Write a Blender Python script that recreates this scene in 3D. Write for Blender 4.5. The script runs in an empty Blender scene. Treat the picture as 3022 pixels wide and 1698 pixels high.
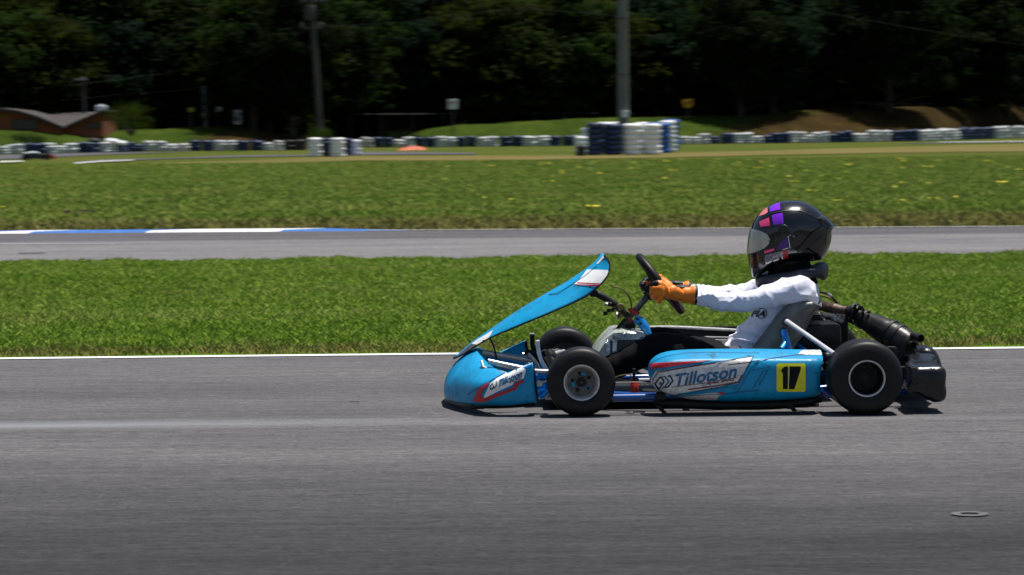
import bpy, bmesh, math, random
import numpy as np
from mathutils import Vector, Matrix, Euler, noise
from mathutils.bvhtree import BVHTree
R = math.radians
random.seed(7)
rng = np.random.default_rng(5)
scn = bpy.context.scene
COL = scn.collection

# ------------------------------------------------------------------ camera
F, CX, CY, H, HZ = 8687.0, 1511.0, 849.0, 1.099, 367.0
PITCH, ROLL = math.atan((CY - HZ) / F), R(-0.5)
cam_d = bpy.data.cameras.new('camera')
cam_d.lens = F / 3022 * 36
cam_d.sensor_width = 36
cam_d.clip_end = 3000
cam = bpy.data.objects.new('camera', cam_d)
COL.objects.link(cam)
CM = Matrix.Translation((0, 0, H)) @ Matrix.Rotation(R(90) - PITCH, 4, 'X') @ Matrix.Rotation(ROLL, 4, 'Z')
cam.matrix_world = CM
scn.camera = cam
cam_d.dof.use_dof = True
cam_d.dof.focus_distance = 11.25
cam_d.dof.aperture_ratio = .28
cam_d.dof.aperture_fstop = 12.0
CR = CM.to_3x3()

def ray(x, y):
    return CR @ Vector(((x - CX) / F, -(y - CY) / F, -1.0))
def W(x, y, Y):                       # measured point at depth Y (metres from the lens)
    d = ray(x, y)
    t = Y / d.y
    return Vector((0, 0, H)) + d * t
def G(x, y, z=0.0):                   # measured point on the ground
    d = ray(x, y)
    t = (z - H) / d.z
    return Vector((0, 0, H)) + d * t
def WZ(x, y, Y):
    return W(x, y, Y).z
def D(x, y):                          # half-size reading of the photo -> full size
    return x * 1.17314, y * 1.17346

# kart frame: u to the rear (+x), v across (near tyre face = 0), w up
YAW = R(1.0)
KO = Vector((0.72, 11.63, 0.0))
KM = Matrix.Translation(KO) @ Matrix.Rotation(YAW, 4, 'Z')
KI = KM.inverted()
KC = KI @ Vector((0, 0, H))
KI3 = KI.to_3x3()
VC = 0.69
def kray(x, y):
    return KI3 @ ray(x, y)
def K(x, y, v):
    d = kray(x, y)
    t = (v - VC - KC.y) / d.y
    return KC + d * t
def conv(ox, oy, s):
    return lambda x, y: (ox + x / s, oy + y / s)
C1, C2, C3, C4, C5, C6 = conv(1280, 720, 2.68), conv(1820, 720, 2.68), conv(2260, 800, 3.145), conv(2150, 560, 4.5225), conv(1780, 720, 5.1675), conv(1560, 960, 4.8225)
T2, T3, T4, H1 = conv(1900, 1030, 7.576), conv(1380, 1060, 10.336), conv(2240, 1000, 6.03), conv(2230, 710, 16.08)
def k(c, x, y, v):
    return K(*c(x, y), v)

# ------------------------------------------------------------------ materials
def mat(name, col, rough=.5, metal=0.0, n=None, bump=None, coat=0.0, col2=None, emis=None, spec=None, alpha=1, trans=0, mp=(1, 1, 1), sheen=0, dirt=None):
    m = bpy.data.materials.new(name)
    m.use_nodes = True
    nt = m.node_tree
    b = nt.nodes['Principled BSDF']
    b.inputs['Base Color'].default_value = (*col, 1)
    b.inputs['Roughness'].default_value = rough
    b.inputs['Metallic'].default_value = metal
    b.inputs['Coat Weight'].default_value = coat
    b.inputs['Coat Roughness'].default_value = .05
    b.inputs['Alpha'].default_value = alpha
    b.inputs['Transmission Weight'].default_value = trans
    if sheen: b.inputs['Sheen Weight'].default_value = sheen
    if spec is not None: b.inputs['Specular IOR Level'].default_value = spec
    tc = nt.nodes.new('ShaderNodeTexCoord')
    mpn = nt.nodes.new('ShaderNodeMapping')
    mpn.inputs['Scale'].default_value = mp
    nt.links.new(tc.outputs['Object'], mpn.inputs['Vector'])
    if n:
        sc, amt = n
        t = nt.nodes.new('ShaderNodeTexNoise')
        t.inputs['Scale'].default_value = sc
        t.inputs['Detail'].default_value = 6
        t.inputs['Roughness'].default_value = .65
        nt.links.new(mpn.outputs['Vector'], t.inputs['Vector'])
        cr = nt.nodes.new('ShaderNodeValToRGB')
        c2 = col2 or tuple(c * (1 - amt) for c in col)
        c1 = col if col2 else tuple(min(1, c * (1 + amt)) for c in col)
        cr.color_ramp.elements[0].position = .35
        cr.color_ramp.elements[1].position = .65
        cr.color_ramp.elements[0].color = (*c2, 1)
        cr.color_ramp.elements[1].color = (*c1, 1)
        nt.links.new(t.outputs['Fac'], cr.inputs['Fac'])
        nt.links.new(cr.outputs['Color'], b.inputs['Base Color'])
        out = cr.outputs['Color']
        if dirt:
            t2 = nt.nodes.new('ShaderNodeTexNoise')
            t2.inputs['Scale'].default_value = dirt[0]
            t2.inputs['Detail'].default_value = 9
            t2.inputs['Roughness'].default_value = .75
            nt.links.new(tc.outputs['Object'], t2.inputs['Vector'])
            r2 = nt.nodes.new('ShaderNodeValToRGB')
            r2.color_ramp.elements[0].position = dirt[1]
            r2.color_ramp.elements[1].position = dirt[1] + .1
            nt.links.new(t2.outputs['Fac'], r2.inputs['Fac'])
            mx = nt.nodes.new('ShaderNodeMix')
            mx.data_type = 'RGBA'
            nt.links.new(r2.outputs['Color'], mx.inputs[0])
            nt.links.new(out, mx.inputs[6])
            mx.inputs[7].default_value = (*dirt[2], 1)
            nt.links.new(mx.outputs[2], b.inputs['Base Color'])
            rr = nt.nodes.new('ShaderNodeMapRange')
            rr.inputs['To Min'].default_value = rough
            rr.inputs['To Max'].default_value = min(1, rough + .35)
            nt.links.new(r2.outputs['Color'], rr.inputs['Value'])
            nt.links.new(rr.outputs['Result'], b.inputs['Roughness'])
    if bump:
        sc, st, dist = bump
        t = nt.nodes.new('ShaderNodeTexNoise')
        t.inputs['Scale'].default_value = sc
        t.inputs['Detail'].default_value = 5
        nt.links.new(mpn.outputs['Vector'], t.inputs['Vector'])
        bp = nt.nodes.new('ShaderNodeBump')
        bp.inputs['Strength'].default_value = st
        bp.inputs['Distance'].default_value = dist
        nt.links.new(t.outputs['Fac'], bp.inputs['Height'])
        nt.links.new(bp.outputs['Normal'], b.inputs['Normal'])
    return m

M = {}
M['blue'] = mat('light_blue_paint', (.003, .27, .52), .42, n=(9, .14), coat=.04, spec=.3, dirt=(20, .555, (.008, .11, .19)), bump=(14, .12, .01))
M['blue_line'] = mat('dark_blue_line', (.005, .07, .2), .45, n=(30, .2))
M['deep_blue'] = mat('deep_blue_powder_coat', (.003, .055, .24), .25, n=(20, .15), coat=.4)
M['bright_blue'] = mat('blue_anodised', (.01, .27, .72), .2, .3, n=(30, .15), coat=.4)
M['white_vinyl'] = mat('dirty_white_vinyl', (.62, .62, .62), .45, n=(60, .2), dirt=(35, .56, (.27, .26, .25)))
M['white_clean'] = mat('white_vinyl', (.8, .8, .8), .35, n=(60, .08))
M['red'] = mat('red_vinyl', (.42, .012, .02), .4, n=(40, .2))
M['red_dark'] = mat('dark_red_outline', (.13, .008, .012), .45, n=(60, .3))
M['letter'] = mat('letter_blue', (.006, .12, .27), .4, n=(60, .15))
M['black_ink'] = mat('black_vinyl', (.004, .004, .005), .5, spec=.2, n=(60, .3))
M['yellow'] = mat('yellow_plate', (.74, .72, .01), .4, n=(30, .12), dirt=(45, .6, (.42, .38, .05)))
M['scuff'] = mat('scuffed_grey', (.45, .45, .38), .6, n=(120, .4))
M['rubber'] = mat('tyre_rubber', (.0075, .0075, .008), .5, spec=.3, n=(25, .3), bump=(60, .15, .003))
M['black_plastic'] = mat('black_plastic', (.006, .006, .007), .36, spec=.35, n=(18, .3), bump=(25, .25, .01))
M['matt_black'] = mat('matt_black_metal', (.009, .0085, .0085), .55, spec=.3, n=(30, .3), bump=(40, .2, .005))
M['alu'] = mat('brushed_aluminium', (.60, .59, .57), .3, .45, n=(40, .2), bump=(90, .1, .001))
M['alu_dark'] = mat('dark_aluminium', (.11, .105, .10), .38, .5, n=(40, .3))
M['chrome'] = mat('polished_steel', (.50, .49, .48), .25, .6, n=(20, .1))
M['white_strut'] = mat('pale_metal', (.72, .72, .74), .3, .3, n=(30, .1))
M['seat'] = mat('grey_fibreglass', (.17, .17, .15), .35, n=(22, .25), coat=.2, dirt=(18, .58, (.09, .09, .085)))
M['tank'] = mat('translucent_tank_plastic', (.45, .48, .42), .3, n=(14, .25), coat=.3)
M['silver'] = mat('crumpled_silver', (.6, .62, .63), .25, .7, n=(14, .4), bump=(16, .9, .03))
M['mottled'] = mat('mottled_black_foam', (.03, .03, .032), .5, n=(120, .9), bump=(120, .8, .004))
M['rust'] = mat('scorched_pipe', (.16, .11, .09), .55, .4, n=(60, .45), bump=(50, .4, .004))
M['carbon'] = mat('sooty_exhaust', (.028, .026, .026), .36, .5, n=(22, .5), dirt=(12, .55, (.06, .045, .04)), bump=(30, .2, .004))
M['brass'] = mat('tan_cable', (.20, .16, .05), .4, .3, n=(60, .2))
M['red_plastic'] = mat('red_plastic', (.5, .03, .015), .35, n=(30, .2))
M['shirt'] = mat('white_cotton', (.83, .83, .95), .85, n=(60, .03), sheen=.2, bump=(350, .12, .001))
M['trousers'] = mat('black_stretch_cloth', (.0042, .0035, .005), .85, spec=.15, n=(50, .25), sheen=.01, bump=(40, .25, .006))
M['helmet'] = mat('gloss_black_helmet', (.004, .004, .005), .2, n=(10, .3), coat=.6)
M['helmet_trim'] = mat('satin_black_trim', (.02, .018, .016), .38, n=(40, .3))
M['purple'] = mat('purple_decal', (.20, .015, .62), .25, n=(30, .1), coat=.6)
M['dark_purple'] = mat('dark_purple_decal', (.045, .003, .16), .25, n=(30, .2), coat=.6)
M['pink'] = mat('pink_decal', (.85, .06, .22), .25, n=(30, .1), coat=.6)
M['salmon'] = mat('salmon_decal', (.85, .20, .20), .25, n=(30, .15), coat=.6)
M['grey_dec'] = mat('grey_decal', (.22, .20, .23), .4, n=(220, .6))
M['visor'] = mat('clear_visor', (.40, .39, .32), .2, n=(14, .18), coat=.7, mp=(3, 1, .4))
M['navy_fab'] = mat('navy_collar_fabric', (.013, .018, .030), .45, n=(24, .5), bump=(40, .5, .006))
M['orange'] = mat('orange_leather', (.90, .225, .004), .5, n=(22, .14), bump=(60, .3, .003), sheen=.1)
M['orange_light'] = mat('pale_orange_leather', (.85, .38, .05), .5, n=(22, .15), bump=(60, .3, .003))
M['dark_leather'] = mat('black_leather', (.007, .005, .005), .5, spec=.3, n=(40, .4), bump=(70, .4, .003))
M['wine'] = mat('dark_wine_grip', (.05, .012, .014), .5, n=(40, .3), bump=(90, .4, .002))
M['skin'] = mat('undersuit', (.05, .05, .055), .8, n=(40, .2))

# ------------------------------------------------------------------ mesh builder
def spline(pts, n):
    pts = [Vector(p) for p in pts]
    if len(pts) < 3:
        return [pts[0].lerp(pts[-1], i / (n - 1)) for i in range(n)]
    d = [0]
    for a, b in zip(pts, pts[1:]):
        d.append(d[-1] + max(1e-6, (b - a).length))
    P = [pts[0] * 2 - pts[1]] + pts + [pts[-1] * 2 - pts[-2]]
    T = [-(d[1])] + d + [d[-1] * 2 - d[-2]]
    out = []
    j = 0
    for i in range(n):
        s = d[-1] * i / (n - 1)
        while j < len(pts) - 2 and s > d[j + 1]:
            j += 1
        p0, p1, p2, p3 = P[j:j + 4]
        t0, t1, t2, t3 = T[j:j + 4]
        h = t2 - t1
        t = (s - t1) / h
        m1 = (p2 - p0) / (t2 - t0) * h
        m2 = (p3 - p1) / (t3 - t1) * h
        out.append(p1 * (2 * t**3 - 3 * t**2 + 1) + m1 * (t**3 - 2 * t**2 + t) + p2 * (-2 * t**3 + 3 * t**2) + m2 * (t**3 - t**2))
    return out

SURF = {}
class MB:
    def __init__(s):
        s.v, s.f, s.m, s.cut = [], [], [], []
    def add(s, vs, fs, mi=0):
        o = len(s.v)
        s.cut.append((o, len(s.f)))
        s.v += [Vector(p) for p in vs]
        s.f += [tuple(i + o for i in q) for q in fs]
        s.m += [mi] * len(fs)
        return s
    def loft(s, rings, closed=True, caps=True, mi=0):
        n = len(rings[0])
        vs = [p for r in rings for p in r]
        fs = []
        for i in range(len(rings) - 1):
            for j in range(n if closed else n - 1):
                a, b = i * n + j, i * n + (j + 1) % n
                fs.append((a, b, b + n, a + n))
        if caps and closed:
            for base, rv in ((0, True), ((len(rings) - 1) * n, False)):
                c = sum((Vector(p) for p in rings[0 if rv else -1]), Vector()) / n
                vs.append(c)
                ci = len(vs) - 1
                for j in range(n):
                    a, b = base + j, base + (j + 1) % n
                    fs.append((b, a, ci) if rv else (a, b, ci))
        return s.add(vs, fs, mi)
    def tube(s, pts, r, n=12, mi=0, sm=None, flat=None):
        pts = [Vector(p) for p in pts]
        rs = list(r) if hasattr(r, '__len__') else [r] * len(pts)
        if sm:
            q = spline([(p.x, p.y, p.z) for p in pts], sm)
            d = [0]
            for a, b in zip(pts, pts[1:]): d.append(d[-1] + (b - a).length)
            rs = [float(np.interp(d[-1] * i / (sm - 1), d, rs)) for i in range(sm)]
            pts = q
        rings = []
        prev = None
        for i, p in enumerate(pts):
            t = (pts[min(i + 1, len(pts) - 1)] - pts[max(i - 1, 0)]).normalized()
            if prev is None:
                up = Vector((0, 1, 0)) if abs(t.y) < .9 else Vector((0, 0, 1))
            else:
                up = prev
            a = (up - t * up.dot(t)).normalized()
            prev = a
            b = t.cross(a)
            fl = flat or 1
            rings.append([p + a * (math.cos(2 * math.pi * k_ / n) * rs[i] * fl) + b * (math.sin(2 * math.pi * k_ / n) * rs[i]) for k_ in range(n)])
        return s.loft(rings, mi=mi)
    def lathe(s, c, prof, n=48, mi=0, ax=Vector((0, 1, 0)), close=False):
        ax = ax.normalized()
        e1 = Vector((1, 0, 0)) if abs(ax.x) < .9 else Vector((0, 0, 1))
        e1 = (e1 - ax * e1.dot(ax)).normalized()
        e2 = ax.cross(e1)
        rings = []
        for r_, a_ in prof:
            rings.append([Vector(c) + ax * a_ + e1 * (r_ * math.cos(2 * math.pi * i / n)) + e2 * (r_ * math.sin(2 * math.pi * i / n)) for i in range(n)])
        if close: rings.append(rings[0])
        return s.loft(rings, caps=False, mi=mi)
    def box(s, c, size, rot=None, bev=.004, mi=0):
        bm = bmesh.new()
        bmesh.ops.create_cube(bm, size=1)
        for v in bm.verts:
            v.co = Vector((v.co.x * size[0], v.co.y * size[1], v.co.z * size[2]))
        if bev:
            bmesh.ops.bevel(bm, geom=bm.edges[:], offset=min(bev, min(size) * .45), segments=2, affect='EDGES', profile=.5)
        mt = Matrix.Translation(c) @ (rot.to_4x4() if rot else Matrix())
        bm.transform(mt)
        bm.verts.index_update()
        s.add([v.co.copy() for v in bm.verts], [[v.index for v in f.verts] for f in bm.faces], mi)
        bm.free()
        return s
    def prism(s, poly, dv, mi=0, bev=.003):
        bm = bmesh.new()
        a = [bm.verts.new(p) for p in poly]
        f = bm.faces.new(a)
        g = bmesh.ops.extrude_face_region(bm, geom=[f])
        for e in g['geom']:
            if isinstance(e, bmesh.types.BMVert): e.co += Vector(dv)
        if bev: bmesh.ops.bevel(bm, geom=bm.edges[:], offset=bev, segments=2, affect='EDGES', profile=.5)
        bm.verts.index_update()
        s.add([v.co.copy() for v in bm.verts], [[v.index for v in q.verts] for q in bm.faces], mi)
        bm.free()
        return s
    def build_each(s, name, mats, parent=None, **kw):
        cuts = s.cut + [(len(s.v), len(s.f))]
        for (v0, f0), (v1, f1) in zip(cuts, cuts[1:]):
            m_ = MB()
            m_.v, m_.f, m_.m = s.v[v0:v1], [tuple(i - v0 for i in q) for q in s.f[f0:f1]], s.m[f0:f1]
            m_.build(name, mats, parent, **kw)
    def build(s, name, mats, parent=None, off=Vector((0, 0, 0)), ang=40, key=None, recalc=True, solid=None):
        if not isinstance(mats, (list, tuple)): mats = [mats]
        if key: SURF[key] = ([v.copy() for v in s.v], list(s.f))
        me = bpy.data.meshes.new(name)
        bm = bmesh.new()
        vs = [bm.verts.new(v - off) for v in s.v]
        for q, mi in zip(s.f, s.m):
            try:
                f = bm.faces.new([vs[i] for i in q])
                f.material_index = mi
                f.smooth = True
            except ValueError:
                pass
        if recalc: bmesh.ops.recalc_face_normals(bm, faces=bm.faces[:])
        bm.to_mesh(me)
        bm.free()
        for m in mats: me.materials.append(m)
        if ang: me.set_sharp_from_angle(angle=R(ang))
        o = bpy.data.objects.new(name, me)
        COL.objects.link(o)
        if parent: o.parent = parent
        if solid:
            md = o.modifiers.new('thickness', 'SOLIDIFY')
            md.thickness = solid
            md.offset = 0
        return o

def tag(o, label=None, cat=None, group=None, kind=None):
    if label: o['label'] = label
    if cat: o['category'] = cat
    if group: o['group'] = group
    if kind: o['kind'] = kind
    return o
def empty(name, loc, label=None, cat=None, group=None, mw=None):
    o = bpy.data.objects.new(name, None)
    o.empty_display_size = .2
    COL.objects.link(o)
    if mw is not None: o.matrix_world = mw
    else: o.location = loc
    return tag(o, label, cat, group)
def copy_tree(o, parent=None):
    c = o.copy()
    COL.objects.link(c)
    c.parent = parent
    for ch in list(o.children):
        copy_tree(ch, c)
    return c
def evaluated(me_or_obj, mods):
    """mesh of a temporary object after modifiers"""
    o = bpy.data.objects.new('tmp', me_or_obj)
    COL.objects.link(o)
    for kind, props in mods:
        md = o.modifiers.new(kind, kind)
        for a, b in props.items(): setattr(md, a, b)
    dg = bpy.context.evaluated_depsgraph_get()
    dg.update()
    ev = o.evaluated_get(dg)
    me = bpy.data.meshes.new_from_object(ev)
    bpy.data.objects.remove(o)
    return me

# ------------------------------------------------------------------ livery: thin vinyl laid on a body panel
def flat_bm(polys, L=9):
    bm = bmesh.new()
    for p in polys:
        f = bm.faces.new([bm.verts.new((a, b, 0)) for a, b in p])
    bmesh.ops.triangulate(bm, faces=bm.faces[:])
    return subdiv(bm, L)
def subdiv(bm, L):
    for _ in range(7):
        e = [e for e in bm.edges if e.calc_length() > L]
        if not e: break
        bmesh.ops.subdivide_edges(bm, edges=e, cuts=1)
        bmesh.ops.triangulate(bm, faces=bm.faces[:])
    return bm
_bvh = {}
def lay(mb, key, bm, mi=0, off=.0012):
    if key not in _bvh:
        _bvh[key] = BVHTree.FromPolygons(*SURF[key])
    t = _bvh[key]
    vs, ok = [], []
    for v in bm.verts:
        d = kray(v.co.x, v.co.y).normalized()
        loc, nrm, _, _ = t.ray_cast(KC, d)
        if loc is None:
            vs.append(Vector((0, 0, 0)))
            ok.append(False)
            continue
        if nrm.dot(d) > 0: nrm = -nrm
        vs.append(loc + nrm * off * .6 - d * off * .6)
        ok.append(True)
    bm.verts.index_update()
    fs = [[v.index for v in f.verts] for f in bm.faces if all(ok[v.index] for v in f.verts)]
    fs = [q for q in fs if max((vs[q[0]] - vs[q[1]]).length, (vs[q[1]] - vs[q[2]]).length) < .06]
    used = sorted({i for q in fs for i in q})
    mp_ = {i: j for j, i in enumerate(used)}
    mb.add([vs[i] for i in used], [[mp_[i] for i in q] for q in fs], mi)
    bm.free()
def text_bm(txt, org, ex, ey, bold=.02, shear=0.0, L=5, space=1.0):
    """org = photo point of the baseline start, ex / ey = photo vectors of one text unit across / up"""
    cu = bpy.data.curves.new('t', 'FONT')
    cu.body = txt
    cu.offset = bold
    cu.shear = shear
    cu.space_character = space
    cu.resolution_u = 4
    o = bpy.data.objects.new('t', cu)
    COL.objects.link(o)
    dg = bpy.context.evaluated_depsgraph_get()
    dg.update()
    me = bpy.data.meshes.new_from_object(o.evaluated_get(dg))
    bpy.data.objects.remove(o)
    xs = [v.co.x for v in me.vertices]
    x0, x1 = min(xs), max(xs)
    bm = bmesh.new()
    bm.from_mesh(me)
    bpy.data.meshes.remove(me)
    for v in bm.verts:
        a, b = (v.co.x - x0) / (x1 - x0), v.co.y / .72
        v.co = Vector((org[0] + ex[0] * a + ey[0] * b, org[1] + ex[1] * a + ey[1] * b, 0))
    bmesh.ops.triangulate(bm, faces=bm.faces[:])
    return subdiv(bm, L)
def cpoly(c, pts):
    return [c(*p) for p in pts]
def stroke(pts, w, close=False):
    """a drawn line as quads"""
    out = []
    n = len(pts)
    for i in range(n if close else n - 1):
        a, b = Vector(pts[i]), Vector(pts[(i + 1) % n])
        t = (b - a).normalized()
        nn = Vector((-t.y, t.x)) * w / 2
        a2, b2 = a - t * w * .35, b + t * w * .35
        out.append([tuple(a2 + nn), tuple(b2 + nn), tuple(b2 - nn), tuple(a2 - nn)])
    return out
# ================================================================== the racing kart
kart = empty('racing_kart', (0, 0, 0), 'light blue racing kart with a yellow number plate 17 on its side pod', 'racing kart', mw=KM)

# ---- side pods
def mirror(vs):
    return [Vector((p.x, -p.y, p.z)) for p in vs]
TOP = [(258, 985), (262, 955), (272, 927), (295, 901), (335, 875), (420, 849), (560, 835), (800, 829), (1100, 828), (1430, 833), (1590, 836), (1650, 838)]
BOT = [(258, 1000), (262, 1040), (272, 1078), (295, 1125), (335, 1165), (420, 1200), (560, 1228), (800, 1248), (1100, 1247), (1430, 1232), (1590, 1215), (1636, 1208)]
tp = spline([(a, b, 0) for a, b in TOP], 90)
bt = spline([(a, b, 0) for a, b in BOT], 90)
def ity(sp, x):
    return float(np.interp(x, [p.x for p in sp], [p.y for p in sp]))
SEC = [(0, .075), (.04, .045), (.12, .018), (.3, .002), (.5, -.003), (.7, .002), (.79, .006), (.835, .013), (.86, .024), (.885, .036), (.92, .052), (.97, .078), (1.0, .12), (1.0, .17), (.97, .205), (.8, .222), (.5, .226), (.15, .224), (.0, .20), (-.01, .14)]
rings = []
for x in [258.5, 260, 263, 268, 276, 288, 305, 330, 365, 410, 460, 520, 600] + list(range(660, 1560, 60)) + [1580, 1610, 1630, 1642]:
    tdp = min(1, max(0, (x - 258) / 170))
    vin = .055 + .085 * (1 - math.sqrt(max(0, 1 - (1 - tdp) ** 2)))
    if x > 1600: vin += (x - 1600) / 42 * .02
    yt, yb = ity(tp, x), ity(bt, min(x, 1636))
    wt, wb = k(C2, x, yt, vin + .13).z, k(C2, x, yb, vin + .06).z
    u = k(C2, x, 1000, vin).x
    dsc = 1 - .35 * (1 - tdp) ** 2
    ring = []
    for t, dv in SEC:
        dv = dv if dv < .08 else .08 + (dv - .08) * .45
        up = u
        if x > 1560:                       # wavy trailing edge round the rear tyre
            up = u - (x - 1560) / 82 * .012 * (1 - min(1, abs(t - .48) / .42)) - (x - 1560) / 82 * .012 * (1 - t) 
        ring.append(Vector((up, vin - VC + dv * dsc, wb + (wt - wb) * t)))
    rings.append(ring)
mb = MB().loft(rings)
pod = mb.build('side_pod', M['blue'], kart, key='pod', ang=50)
tag(pod, 'near side pod with the yellow number plate and racing lettering')
mb2 = MB()
mb2.v, mb2.f, mb2.m = mirror(mb.v), [q[::-1] for q in mb.f], mb.m
pod2 = mb2.build('side_pod', [M['blue']], kart, ang=50)
tag(pod2, 'far side pod, only its light blue top edge showing')
# dark underside tray of the pod and lower black strip
for s_ in (1, -1):
    mb = MB()
    pts = [(290, 1215), (330, 1250), (500, 1262), (820, 1275), (1200, 1272), (1400, 1262), (1620, 1225)]
    pp = [k(C2, a, b, .14) for a, b in pts]
    mb.tube([Vector((p.x, p.y * s_, p.z)) for p in pp], [.012, .018, .02, .018, .018, .018, .014], sm=40, n=10)
    mb.build('side_rail', M['matt_black'], kart)

# far pod inner: white/black edge seen over the driver's legs
mb = MB()
pts = [(690, 1275), (900, 1270), (1200, 1275), (1500, 1290), (1800, 1305), (2060, 1320)]
mb.tube([k(C5, a, b, 1.10) for a, b in pts], .006, sm=30, n=8)
mb.build('pod_edge_trim', M['white_vinyl'], pod2)
mb = MB()
mb.tube([k(C5, 1230, 1421, 1.08), k(C5, 2060, 1440, 1.08)], .0055, n=8)
mb.tube([k(C2, 630, 760, 1.05), k(C2, 890, 768, 1.05)], .005, n=8)
mb.build_each('side_bar', M['chrome'], kart)
mb = MB()
mb.box((0.12, 1.17 - VC, .19), (.58, .01, .14), bev=.003)
mb.build('inner_panel', M['matt_black'], pod2)

# ---- pod livery
dv = MB()
P_ = lambda pts: cpoly(T2, pts)
def L2(pts, mi, off=.0012, c=T2):
    lay(dv, 'pod', flat_bm([cpoly(c, pts)], 7), mi, off)
# mats: 0 white 1 red 2 darkred 3 letter 4 black 5 blueline 6 scuff
L2([(175, 650), (270, 495), (900, 400), (1600, 310), (2460, 165), (2360, 330), (2140, 730), (2100, 770), (1700, 850), (1100, 960), (560, 1050), (420, 1000), (290, 900), (190, 790), (150, 720)], 0)
L2([(540, 1078), (1000, 1035), (1500, 985), (1650, 975), (1760, 1010), (1690, 1045), (1640, 1110), (1640, 1136), (1300, 1138), (1000, 1120), (700, 1100)], 0)
L2([(1640, 970), (1780, 975), (1850, 1002), (1740, 1035), (1700, 1000)], 1, .0022)
L2([(130, 345), (215, 320), (420, 352), (900, 315), (1540, 248), (1400, 275), (800, 370), (400, 428), (130, 462)], 1)
for pts, w, mi in (
        ([(205, 700), (310, 530), (900, 425), (1600, 322)], 18, 2), ([(640, 850), (1300, 775), (2080, 640)], 12, 2),
        ([(1000, 905), (1600, 830), (2110, 742), (2190, 590)], 26, 2), ([(1880, 362), (2380, 302), (2576, 262)], 20, 4),
        ([(300, 505), (1500, 320), (2455, 165), (2340, 350), (2140, 745), (1700, 850), (560, 1050)], 12, 4),
        ([(560, 1085), (1200, 1032), (1900, 1000), (2576, 920)], 12, 5), ([(1100, 960), (1800, 870), (2130, 810)], 9, 5),
        ([(2576, 455), (2380, 480), (2330, 560), (2100, 950)], 11, 5), ([(2576, 655), (2520, 740), (2420, 900)], 11, 5),
        ([(120, 345), (260, 260), (500, 165), (900, 92), (1400, 72), (2576, 92)], 8, 5)):
    for q in stroke([T2(*p) for p in pts], w / 7.576):
        lay(dv, 'pod', flat_bm([q], 7), mi, .0026)
for pts, w in (([(0, 385), (350, 330), (640, 290), (800, 280)], 10), ([(0, 415), (190, 495), (0, 540)], 9), ([(190, 495), (0, 840)], 10),
               ([(0, 690), (70, 580), (140, 570)], 9)):
    for q in stroke([T4(*p) for p in pts], w / 6.03):
        lay(dv, 'pod', flat_bm([q], 7), 5, .0026)
# hexagon marks
for pts, w, mi in (([(255, 780), (365, 640), (395, 632), (455, 735), (350, 885), (325, 890)], 30, 4),):
    for q in stroke([T2(*p) for p in pts], w / 7.576, True): lay(dv, 'pod', flat_bm([q], 7), mi, .0026)
for pts, w, mi in (([(545, 610), (590, 605), (650, 715), (540, 850), (490, 862)], 30, 4), ([(440, 620), (480, 625), (560, 730), (470, 850), (410, 872)], 34, 3), ([(350, 770), (385, 740), (395, 770), (360, 800)], 26, 3)):
    for q in stroke([T2(*p) for p in pts], w / 7.576): lay(dv, 'pod', flat_bm([q], 7), mi, .0024)
def vec(c, a, b):
    p, q = c(*a), c(*b)
    return (q[0] - p[0], q[1] - p[1])
lay(dv, 'pod', text_bm('Tillotson', T2(680, 840), vec(T2, (680, 840), (2070, 625)), vec(T2, (680, 840), (708, 562)), bold=.024, shear=.12, space=1.0), 3, .0026)
lay(dv, 'pod', text_bm('RACING', T2(1385, 812), vec(T2, (1385, 812), (2040, 700)), vec(T2, (1385, 812), (1400, 752)), bold=.03, shear=.35), 2, .0026)
lay(dv, 'pod', text_bm('®', T2(2085, 605), vec(T2, (2085, 605), (2120, 600)), vec(T2, (2085, 605), (2086, 575)), bold=0), 3, .0026)
# white end patch on the shoulder
L2([(690, 290), (780, 185), (1150, 165), (1135, 292)], 0, .0018, T4)
for q in stroke([T4(*p) for p in [(880, 240), (905, 190), (1020, 180), (1000, 230), (880, 240)]], 2): lay(dv, 'pod', flat_bm([q], 7), 6, .0026)
dv.build('livery', [M['white_vinyl'], M['red'], M['red_dark'], M['letter'], M['black_ink'], M['blue_line'], M['scuff']], pod, ang=0, recalc=False)
pl = MB()
def rr(x0, y0, x1, y1, r):
    out = []
    for cx_, cy_, a0 in ((x1 - r, y0 + r, -90), (x1 - r, y1 - r, 0), (x0 + r, y1 - r, 90), (x0 + r, y0 + r, 180)):
        for i in range(5):
            a = R(a0 + i * 22.5)
            out.append((cx_ + r * math.cos(a), cy_ + r * math.sin(a)))
    return out
lay(pl, 'pod', flat_bm([cpoly(T4, rr(312, 438, 828, 942, 45))], 7), 0, .002)
lay(pl, 'pod', flat_bm([cpoly(T4, [(395, 560), (430, 515), (470, 495), (512, 495), (512, 893), (425, 893), (422, 605), (400, 600)])], 7), 1, .003)
lay(pl, 'pod', flat_bm([cpoly(T4, [(540, 495), (742, 495), (738, 560), (628, 895), (530, 895), (600, 640), (640, 552), (545, 552)])], 7), 1, .003)
lay(pl, 'pod', flat_bm([cpoly(T4, [(560, 560), (636, 556), (600, 640), (565, 720), (530, 800), (520, 790), (516, 700), (548, 640)])], 7), 2, .0026)
lay(pl, 'pod', flat_bm([cpoly(T4, [(516, 500), (530, 500), (528, 620), (514, 640)])], 7), 2, .0034)
pl.build('number_plate', [M['yellow'], M['black_ink'], M['scuff']], pod, ang=0, recalc=False)

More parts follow.
